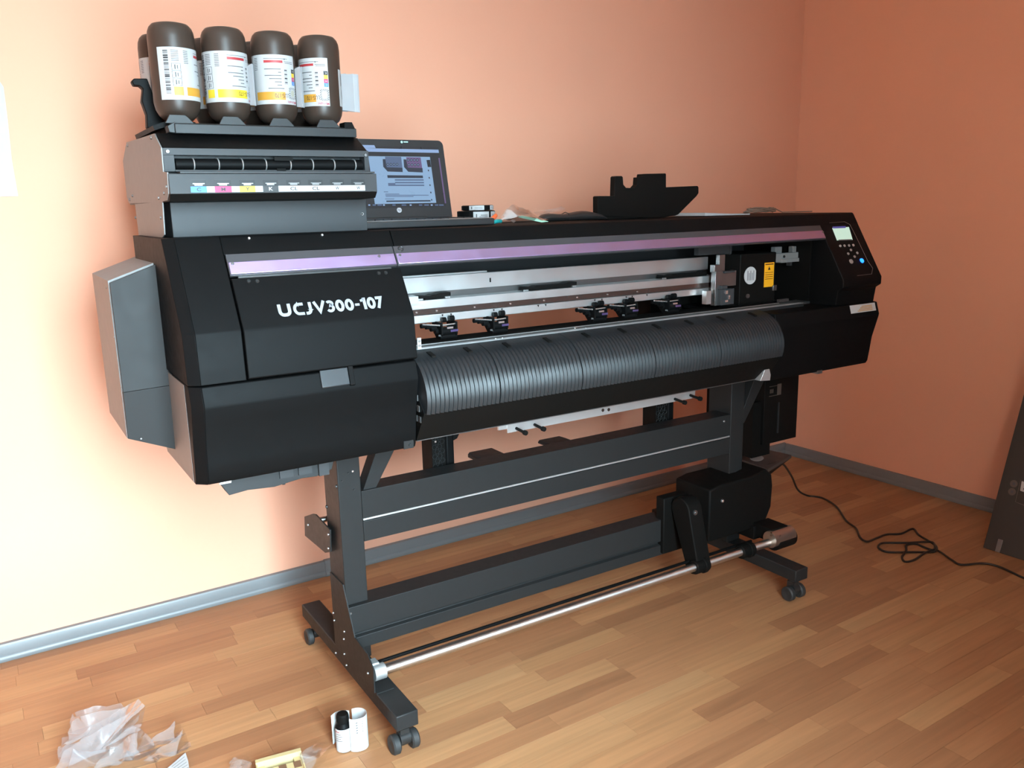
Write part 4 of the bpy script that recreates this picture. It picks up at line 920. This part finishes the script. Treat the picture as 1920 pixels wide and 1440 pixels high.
# two labelled tape reels
def reel(x, y, z, r, h, name, label, lab):
    t = tag(empty(name, toW((x, y, z)), PSI), label, 'tin')
    MB().lathe((0, 0, 0), [(r*.9, 0), (r, .002), (r, h-.002), (r*.93, h), (r*.5, h)], 36).build('tin_body', BLACK, t, smooth=40)
    for a0, a1 in lab:
        vs = []; fs = []; n = 10
        for k in range(n+1):
            th = a0+(a1-a0)*k/n; vs += [cpt(r+.0004, th, h*.08), cpt(r+.0004, th, h*.92), cpt(r-.0004, th, h*.08), cpt(r-.0004, th, h*.92)]
        for k in range(n): a = 4*k; b_ = a+4; fs += [(a, b_, b_+1, a+1), (a+2, a+3, b_+3, b_+2), (a, a+2, b_+2, b_), (a+1, b_+1, b_+3, a+3)]
        fs += [(0, 1, 3, 2), (4*n, 4*n+2, 4*n+3, 4*n+1)]
        lo = MB().add(vs, fs).build('tin_label', WHITE, t)
        e = MB()
        cpatch(e, r+.0007, a0+8, a0+11, h*.25, h*.75, 0)
        for k in range(4): cpatch(e, r+.0007, a0+18+(k % 2)*4, a1-6, h*(.25+.13*k), h*(.29+.13*k), 0)
        e.build('tin_print', KK, lo, solid=False)
xc = L(893, 412, 1, 2.18).x
reel(xc, 2.18, TOPZ+.001, .056, .038, 'tape_tin', 'black round tin with white printed labels beside the laptop', ((-38, 12), (20, 55)))
reel(xc+.004, 2.178, TOPZ+.0395, .047, .015, 'lid_tin', 'thin round tin with silver labels lying on the larger black tin', ((-60, -5), (22, 60)))

# plastic film helper
def crumple(outline, cen, amp, rg, lev=5, thick=.0):
    bm = bmesh.new(); cv = bm.verts.new(cen); vs = [bm.verts.new(p) for p in outline]
    for i in range(len(vs)): bm.faces.new((cv, vs[i], vs[(i+1) % len(vs)]))
    bmesh.ops.subdivide_edges(bm, edges=bm.edges[:], cuts=lev, use_grid_fill=True)
    off = V((rg.uniform(0, 50), rg.uniform(0, 50), rg.uniform(0, 50)))
    for v in bm.verts:
        v.co += noise.noise_vector(v.co*22+off)*amp*2.2+noise.noise_vector(v.co*70+off)*amp*.6
    vs_ = [v.co.copy() for v in bm.verts]; bm.verts.index_update(); fs = [tuple(v.index for v in f.verts) for f in bm.faces]; bm.free()
    return vs_, fs
FILM = film('clear_film', (.72, .72, .72), .45); FILMC = film('thin_clear_film', (.45, .43, .42), .78)
rg = random.Random(5)
x, y = L(975, 410, 1, 2.08).x, 2.08
bag = top_thing('plastic_bag', x, y, 'small clear plastic bag of parts in front of the black pouch', 'bag'); A = TL(bag, x, y)
c = MB()
for pts, cen, yy_ in ((((940, 416), (948, 402), (962, 382), (970, 380), (985, 390), (1002, 398), (1028, 416), (985, 421), (950, 420)), (972, 404), 2.05), (((945, 412), (954, 398), (975, 388), (1000, 400), (1020, 414), (970, 418)), (972, 402), 2.10)):
    o = [L(*p, 1, yy_) for p in pts]; o = [V((q.x, q.y+rg.uniform(-.02, .02), max(q.z, TOPZ+.001))) for q in o]
    vs, fs = crumple(o, L(*cen, 1, yy_-.03), .004, rg); vs = [V((v.x, v.y, max(v.z, TOPZ+.0006))) for v in vs]; c.add(vs, fs)
A(c, 'film', FILM, solid=False, smooth=80)
c = MB(); a = L(975, 405, 1, 2.05); bb = L(1028, 417, 1, 2.03); c.plate([V((a.x, 2.06, TOPZ+.018)), V((a.x+.01, 2.055, TOPZ+.022)), V((bb.x, 2.03, TOPZ+.003)), V((bb.x-.03, 2.02, TOPZ+.002))], (0, -.3, 1), .001); A(c, 'green_card', M('pale_green', rgb=(170, 220, 195), rough=.5))
c = MB(); a = L(922, 410, 1, 2.09)
pl_ = tag(empty('pliers', toW((L(922, 412, 1, 2.03).x, 2.035, TOPZ)), PSI), 'small pliers with orange and teal handles beside the plastic bag', 'pliers')
OR = M('orange_rubber', rgb=(215, 95, 50), rough=.5); TE = M('teal_rubber', rgb=(20, 130, 130), rough=.5)
MB().tube([(-.016, .0, .008), (-.004, -.004, .013), (.010, .002, .019), (.024, .012, .025)], .006, 8).build('handle', OR, pl_)
MB().tube([(-.010, -.018, .006), (.004, -.021, .009), (.016, -.016, .010), (.026, -.010, .009)], .0055, 8).build('handle', TE, pl_)
MB().tube([(-.030, -.004, .006), (-.020, -.008, .007), (-.006, -.010, .008)], .0055, 8).build('jaw', SCREWD, pl_)
# black pouch
x0, x1 = L(1010, 405, 1, 2.12).x, L(1132, 405, 1, 2.12).x
po = tag(empty('black_pouch', toW(((x0+x1)/2, 2.12, TOPZ)), PSI), 'flat black soft pouch lying behind the clear bag', 'pouch')
c = MB(); vs = []; fs = []; n = 14; m = 12; hw = (x1-x0)/2
for i in range(n+1):
    u = -1+2*i/n; sx = (1-abs(u)**4)**.5
    for k in range(m):
        t = 2*math.pi*k/m; yv = .03*math.cos(t)*(.6+.4*sx); zv = .013*(.35+.65*sx)*(1+.15*math.sin(u*5)); vs.append((u*hw, yv, zv+zv*.98*math.sin(t)+.0008))
for i in range(n):
    for k in range(m): fs.append((i*m+k, i*m+(k+1) % m, (i+1)*m+(k+1) % m, (i+1)*m+k))
fs += [tuple(range(m)), tuple(range(n*m, n*m+m))]
pb_ = c.add(vs, fs).build('pouch_body', M('black_leather', col=(.018, .017, .017), rough=.4), po, smooth=60)
MB().tube([(-.03, -.031, .006), (-.028, -.02, .024), (-.026, .0, .0275), (-.025, .02, .022)], .0012, 6).build('seam', SCREWD, pb_)
c = MB(); z = [L(*p, 1, 2.25) for p in ((1000, 398), (1050, 387), (1060, 392), (1010, 402))]
fl = tag(empty('film_scrap', toW((z[0].x, 2.22, TOPZ)), PSI), 'loose scrap of clear film behind the black pouch', 'plastic film')
o = [toL(V(p)-V((z[0].x, 2.22, TOPZ))) if False else V(p)-V((z[0].x, 2.22, TOPZ)) for p in z]; o = [V((q.x, q.y, max(q.z, .001))) for q in o]
vs, fs = crumple(o+[V((o[0].x+.02, -.02, .001))], (o[0]+o[2])/2, .002, rg); vs = [V((v.x, v.y, max(v.z, .0008))) for v in vs]; MB().add(vs, fs).build('scrap_sheet', FILMC, fl, solid=False, smooth=80)
# black stepped plastic part
q = [L(*p, 1, 2.14) for p in ((1121, 404), (1121, 369), (1123, 367.5), (1153, 367.5), (1154, 332), (1156, 330), (1166, 330), (1168, 332), (1169, 346), (1174, 352), (1190, 353), (1196, 346), (1197, 332), (1207, 330), (1208, 326), (1248, 325), (1249, 327), (1249, 351), (1308, 348.5), (1310, 351), (1310, 362), (1306, 368), (1272, 402), (1266, 404.5), (1200, 408))]
bp = tag(empty('plastic_housing', toW((1.9, 2.16, TOPZ)), PSI), 'black stepped plastic housing part standing on the printer top', 'plastic part')
pq = [(p.x-1.9, max(p.z-TOPZ, .0005)) for p in q]
left = [p for p in pq[:14]]; 
MB().prismY(pq, -.02, -.016).build('side_wall', BLACKM, bp, bevel=.001)
MB().prismY([(pq[0][0], .0005), pq[1], pq[2], pq[3], pq[4], pq[5], pq[6], pq[7], pq[8], pq[9], pq[10], pq[11], pq[12], (pq[12][0], .0005)], -.016, .006).build('core_block', BLACKM, bp, bevel=.001)
MB().prismY([(pq[13][0], .0005), pq[13], pq[14], pq[15], pq[16], pq[17], (pq[17][0], .0005)], -.016, .016).build('tower', BLACKM, bp, bevel=.001)
MB().prismY([pq[17], pq[18], pq[19], pq[20], pq[21], (pq[22][0], pq[22][1]), (pq[17][0], .0005)], -.016, .012).build('sloped_end', BLACKM, bp, bevel=.001)
# booklet and thin cable
q = [L(*p, 2, TOPZ+.004) for p in ((1287, 401), (1410, 404))]
ya, xa, xb = 2.20, L(1284, 399, 1, 2.15).x, L(1408, 402, 1, 2.05).x
bk = tag(empty('booklet', toW(((xa+xb)/2, 2.13, TOPZ)), PSI), 'thin white booklet lying flat on the printer right end', 'booklet')
hw = (xb-xa)/2
MB().prismY([(-hw, .003), (hw, .001), (hw, .0045), (0, .0065), (-hw, .012), (-hw, .009)], -.075, .09).build('pages', PAPER, bk)
MB().prismY([(-hw-.001, .0121), (0, .0066), (hw+.001, .0046), (hw+.001, .0054), (0, .0074), (-hw-.001, .0129)], -.076, .091).build('cover', PAPER, bk)
xm = L(1425, 391, 1, 2.2).x
cb = tag(empty('cable_coil', toW((xm, 2.2, TOPZ)), PSI), 'small coil of grey cable on the printer top beside the booklet', 'cable')
pts = [V(((.07-.004*(k // 24))*math.cos(k*math.pi/12)+.01*math.sin(k), (.035-.002*(k//24))*math.sin(k*math.pi/12), .004+.0022*(k//12)+.003*abs(math.sin(k*.7)))) for k in range(96)]+[V((.10, -.02, .003)), V((.17, -.04, .003)), V((.22, -.06, .003))]
MB().tube(pts, .0022, 6).build('cable_loop', M('grey_cable', rgb=(120, 100, 85), rough=.5), cb)

# ================================================================== FLOOR THINGS
# small bottle with peeled leaflet
sb = W(650, 1408, 2, 0); sb = V((sb.x, sb.y+.012, 0))
b0 = tag(empty('small_bottle', sb, -.57), 'small black bottle with an unrolled white leaflet on the floor', 'bottle')
MB().lathe((0, 0, 0), [(.018, 0), (.0205, .002), (.0205, .062), (.018, .070), (.0135, .075), (.0135, .078)], 32).build('bottle_body', BLACK, b0, smooth=50)
cpm = MB().lathe((0, 0, 0), [(.0148, .078), (.0148, .097), (.0135, .1005), (.010, .1015)], 24); 
for k in range(24): a = 2*math.pi*k/24; cpm.box((.0146*math.cos(a)-.0007, .0146*math.sin(a)-.0007, .079), (.0146*math.cos(a)+.0007, .0146*math.sin(a)+.0007, .0955))
cpm.build('cap', BLACKM, b0, smooth=50)
def sheet(path, z0, z1, t, zs=None):
    vs = []; fs = []; n = len(path)
    for i, p in enumerate(path):
        d = (path[min(i+1, n-1)]-path[max(i-1, 0)]).normalized(); nr = V((-d.y, d.x))*t
        for z in (z0, z1 if zs is None else zs[i]): vs += [(p.x, p.y, z), (p.x+nr.x, p.y+nr.y, z)]
    for i in range(n-1):
        a = 4*i; b_ = a+4; fs += [(a, b_, b_+2, a+2), (a+1, a+3, b_+3, b_+1), (a, a+1, b_+1, b_), (a+2, b_+2, b_+3, a+3)]
    fs += [(0, 2, 3, 1), (4*n-4, 4*n-3, 4*n-1, 4*n-2)]
    return MB().add(vs, fs)
rr = .0212; path = [V((rr*math.cos(math.radians(a)), rr*math.sin(math.radians(a)))) for a in range(-150, -20, 10)]
lab = sheet(path, .003, .066, .0004).build('label', PAPER, b0)
e = MB()
puttext(e, 'Mimaki', lambda u, v: V(((rr+.0004)*math.cos(math.radians(-140+34*u)), (rr+.0004)*math.sin(math.radians(-140+34*u)), .0575+.0055*v)), 0, .01)
for k in range(4): cpatch(e, rr+.0004, -48, -8+10*(k % 2), .052-.006*k, .0535-.006*k, 1)
e.build('label_print', [RED, TXT], lab, solid=False)
p2 = [V((.019, -.015)), V((.030, -.018)), V((.044, -.015)), V((.056, -.006)), V((.060, .008)), V((.055, .022)), V((.044, .031)), V((.030, .033)), V((.018, .028))]
def smoothpath(p, n=5):
    out = []
    for i in range(len(p)-1):
        a = p[max(i-1, 0)]; b_ = p[i]; c_ = p[i+1]; d = p[min(i+2, len(p)-1)]
        for k in range(n):
            t = k/n; out.append(.5*((2*b_)+(c_-a)*t+(2*a-5*b_+4*c_-d)*t*t+(-a+3*b_-3*c_+d)*t**3))
    return out+[p[-1]]
lf = sheet(smoothpath(p2), .002, .094, .0005).build('leaflet', PAPER, b0, smooth=60)
sheet(smoothpath([v*.95+V((.001, .002)) for v in p2[1:]]), .003, .090, .0005).build('leaflet', PAPER, b0, smooth=60)
sheet(smoothpath([V((-.030, .004)), V((-.020, .020)), V((-.004, .026)), V((.012, .024))]), .01, .092, .0005).build('leaflet', PAPER, b0, smooth=60)
e = MB()
for k in range(5):
    z = .082-.007*k; q0, q1 = V((.036, -.0185)), V((.052, -.0105)); e.add([(q0.x, q0.y, z), (q1.x, q1.y, z+.001), (q1.x, q1.y, z+.0035), (q0.x, q0.y, z+.0025)], [(0, 1, 2, 3)])
e.build('leaflet_print', TXT, lf, solid=False)

# cream tray box
bl_, br_ = W(478, 1425, 2, .035), W(563, 1402, 2, .035)
ux = (br_-bl_); wlen = ux.length; ang = math.atan2(ux.y, ux.x)
cr = tag(empty('cream_box', V((bl_.x, bl_.y, 0)), ang), 'cream cardboard insert box wrapped in clear film on the floor', 'box')
CREAM = M('cream_card', rgb=(186, 168, 122), rough=.7)
c = MB(); c.box((0, -.013, .0005), (wlen, 0, .035)); c.box((0, -.14, .0005), (.003, -.013, .030)); c.box((wlen-.003, -.14, .0005), (wlen, -.013, .030))
ins = c.build('box_shell', CREAM, cr)
c = MB(); c.box((.003, -.14, .018), (wlen-.003, -.030, .022)); c.box((.003, -.030, .018), (.02, -.013, .022)); c.box((wlen-.02, -.03, .018), (wlen-.003, -.013, .022)); c.build('insert', CREAM, cr)
c = MB()
for k in range(3): c.box((.016+k*(wlen-.04)/2, -.055, .0221), (.034+k*(wlen-.04)/2, -.030, .0226))
c.build('insert_hole', M('hole_brown', rgb=(110, 78, 55), rough=.7), cr)
c = MB(); c.box((wlen*.80, -.0131, .012), (wlen*.803, -.0128, .034)); c.box((wlen*.93, -.0131, .014), (wlen*.933, -.0128, .034)); c.box((wlen*.1, -.0131, .016), (wlen*.103, -.0128, .030)); c.build('fold_line', M('fold_brown', rgb=(170, 148, 105), rough=.7), cr)
for px_list, cen, lab_, nm in ((((562, 1418), (596, 1405), (622, 1397), (612, 1412), (610, 1440), (575, 1460)), (596, 1425), 'crumpled clear film wrap at the right side of the cream box', 'film_wrap'), (((430, 1440), (440, 1428), (455, 1425), (474, 1430), (480, 1445), (470, 1470), (435, 1470)), (455, 1440), 'crumpled clear film wrap at the left side of the cream box', 'film_wrap')):
    base_ = W(cen[0], cen[1]+14, 2, 0); r = tag(empty(nm, base_), lab_, 'plastic film')
    yy_ = base_.y; o = [W(*p, 1, yy_+.01*math.sin(i*2.1))-base_ for i, p in enumerate(px_list)]; o = [V((q.x, q.y, max(q.z, .0008))) for q in o]
    vs, fs = crumple(o, W(*cen, 1, yy_-.02)-base_, .003, rg); vs = [V((v.x, v.y, max(v.z, .0006))) for v in vs]; c = MB().add(vs, fs)
    o2 = [V((q.x*.9, q.y+.03, max(q.z*.8, .0008))) for q in o]; vs, fs = crumple(o2, o2[0]*.5+o2[3]*.5, .003, rg); c.add([V((v.x, v.y, max(v.z, .0006))) for v in vs], fs)
    c.build('wrap_sheet', FILMC, r, solid=False, smooth=80)
# large plastic bag
base_ = W(225, 1436, 2, 0)
r = tag(empty('plastic_bag', base_), 'large crumpled translucent plastic bag on the floor by the wall', 'bag')
c = MB()
sheets = [
 ([(100, 1445), (118, 1408), (150, 1388), (186, 1366), (226, 1344), (250, 1330), (268, 1320), (273, 1324), (268, 1352), (264, 1368), (250, 1376), (240, 1392), (228, 1445)], (190, 1402), 0.0, .035),
 ([(112, 1440), (108, 1402), (118, 1394), (130, 1396), (129, 1370), (134, 1352), (150, 1344), (190, 1334), (225, 1331), (240, 1345), (220, 1380), (200, 1440)], (165, 1375), .05, .03),
 ([(170, 1445), (215, 1400), (240, 1380), (258, 1374), (276, 1386), (292, 1402), (302, 1425), (312, 1445)], (255, 1410), -.02, .04),
 ([(270, 1445), (296, 1406), (320, 1390), (341, 1368), (350, 1376), (355, 1395), (362, 1420), (366, 1445)], (330, 1415), -.01, .03),
]
for pts, cen, dy, bul in sheets:
    yy_ = base_.y+dy
    o = [W(*p, 1, yy_+.012*math.sin(i*1.7))-base_ for i, p in enumerate(pts)]
    vs, fs = crumple(o, W(*cen, 1, yy_-bul)-base_, .0035, rg); c.add([V((v.x, v.y, max(v.z, .0006))) for v in vs], fs)
    o = [V((q.x*.94+.004, q.y+.06, q.z*.86)) for q in o]
    vs, fs = crumple(o, W(*cen, 1, yy_+bul)-base_, .0035, rg); c.add([V((v.x, v.y, max(v.z, .0006))) for v in vs], fs)
c.build('bag_film', film('milky_film', (.46, .43, .43), .60), r, solid=False, smooth=80)
c = MB()
for pts, cen in (([(120, 1460), (135, 1404), (170, 1412), (200, 1406), (222, 1400), (240, 1408), (245, 1460)], (180, 1435)), ([(225, 1460), (232, 1405), (262, 1420), (300, 1436), (310, 1460)], (262, 1445))):
    o = [W(*p, 1, base_.y+.02)-base_ for p in pts]; vs, fs = crumple(o, W(*cen, 1, base_.y-.005)-base_, .003, rg); c.add([V((v.x, v.y, max(v.z, .0006))) for v in vs], fs)
c.build('inner_foam', film('foam_white', (.42, .41, .43), .45), r, solid=False, smooth=80)
q = [W(*p, 2, .006) for p in ((313, 1442), (348, 1412), (353, 1428), (356, 1450), (318, 1460))]
bb_ = V((q[0].x, q[0].y, 0)); lf = tag(empty('folded_leaflet', bb_), 'white printed folded leaflet inside the plastic bag', 'leaflet')
lo = MB().plate([V((p.x-bb_.x, p.y-bb_.y, p.z)) for p in q], (0, 0, 1), .0015).build('leaflet_sheet', PAPER, lf)
c = MB()
for k in range(5):
    a = W(322+3*k, 1438-1*k+4*k, 2, .0078)-bb_; d = W(346+2*k, 1419+3*k+2*k, 2, .0078)-bb_; c.add([a, d, d+V((0, .0015, 0)), a+V((0, .0015, 0))], [(0, 1, 2, 3)])
c.build('leaflet_print', TXT, lo, solid=False)

# power cable
z = lambda x, y: (1420+x*.26385, 820+y*.26385)
pts = []
st = toW(L(1463, 867, 2, .34)); pts += [st+V((-.12, -.02, .01)), st]
e0 = W(*z(360, 415), 2, .004)
for t, q in ((.35, z(240, 270)), (.72, z(290, 375))):
    zz_ = .34*(1-t)**1.3; pts.append(W(*q, 2, max(zz_, .004)))
fl_ = [(360, 415), (460, 430), (560, 490), (630, 590), (700, 645), (730, 710), (780, 740), (850, 715), (920, 690), (1020, 685), (1105, 650), (1150, 695), (1255, 760), (1275, 795), (1240, 815), (1100, 815), (930, 815), (868, 790), (862, 768), (900, 750), (1050, 750), (1230, 743), (1262, 775), (1245, 800), (1180, 778), (1125, 757), (1060, 765), (1058, 805), (1028, 850), (1052, 884), (1120, 868), (1190, 822), (1270, 800), (1380, 870), (1450, 905), (1600, 895), (1720, 920), (1895, 1000), (2050, 1060)]
for i, q in enumerate(fl_): pts.append(W(*z(*q), 2, .005+(.006 if i in (22, 23, 31, 20, 13) else 0)))
pc = smoothpath(pts, 6); o0 = V((pc[-1].x, pc[-1].y, 0))
cab = MB().tube([p-o0 for p in pc], .0042, 8).build('power_cable', M('black_cable', col=(.02, .016, .013), rough=.5), loc=o0)
tag(cab, 'black power cable running from the printer, looped on the floor', 'cable')

# dark panel leaning on the right wall
f0 = W(1843, 1027, 2, 0); le = .186/.576
rt = tag(empty('leaning_panel', V((f0.x, 1.2, 0))), 'dark flat cabinet panel leaning against the right wall', 'panel')
hd2 = V((le, 0, 1)).normalized(); hn2 = V((-hd2.z, 0, hd2.x)); ln = 1.24
PAN = M('panel_dark', col=(.035, .030, .026), rough=.45, var=.1, nscale=6)
c = MB(); q = [V((0, -.55, 0)), V((0, f0.y-1.2, 0)), V((0, f0.y-1.2, 0))+hd2*ln, V((0, -.55, 0))+hd2*ln]
c.plate(q, -hn2, .022); c.v = [(a, b_, max(d, .0005)) for a, b_, d in c.v]; pan = c.build('board', PAN, rt, bevel=.002)
def onp(px, py):
    d = ray(px, py); P = V((f0.x, 0, 0)); t = (P-CAM).dot(hn2)/d.dot(hn2); return CAM+d*t-V((f0.x, 1.2, 0))
yv = V((0, 1, 0))
for q in ((1901, 907), (1897.5, 922)):
    p = onp(*q); c = MB(); c.plate([p+hn2*.0004+(yv*math.cos(k*math.pi/10)+hd2*math.sin(k*math.pi/10))*.014 for k in range(20)], hn2, .0006); o = c.build('round_mark', M('mark_grey', rgb=(92, 82, 74), rough=.6), rt)
    c = MB(); c.plate([p+hn2*.0012+hd2*a+yv*b_ for a, b_ in ((-.006, -.004), (.004, -.006), (.006, .003), (-.003, .005))], hn2, .0004); c.build('mark_symbol', TXT, o)
a, b1, b2 = onp(1914, 900), onp(1904, 941), onp(1922, 948)
c = MB(); c.tube([a+(b2-b1)+hn2*.001, a+hn2*.001, b1+hn2*.001, b2+hn2*.001, b2+(b2-b1)*2+hn2*.001], .0012, 5); c.build('label_outline', M('mark_grey'), rt)
c = MB(); q = [onp(1916, 902), onp(1913, 920)]; d = (b2-b1); c.plate([q[0]+hn2*.0006, q[1]+hn2*.0006, q[1]+d*2+hn2*.0006, q[0]+d*2+hn2*.0006], hn2, .0006); pl2 = c.build('type_plate', PAPER, rt)
c = MB(); mid = (q[0]+q[1])/2+d*.45; c.plate([mid+hn2*.0014-yv*a_+hd2*b_ for a_, b_ in ((-.006, -.009), (.008, -.009), (.008, .001), (.0, .006))], hn2, .0004); c.build('plate_print', KK, pl2)
p = onp(1874, 1022); c = MB(); c.plate([p+hd2*a+yv*b_+hn2*.0006 for a, b_ in ((-.028, -.009), (-.028, .009), (.022, .009), (.022, -.009))], hn2, .003); c.build('metal_clip', SCREW, rt, bevel=.001)
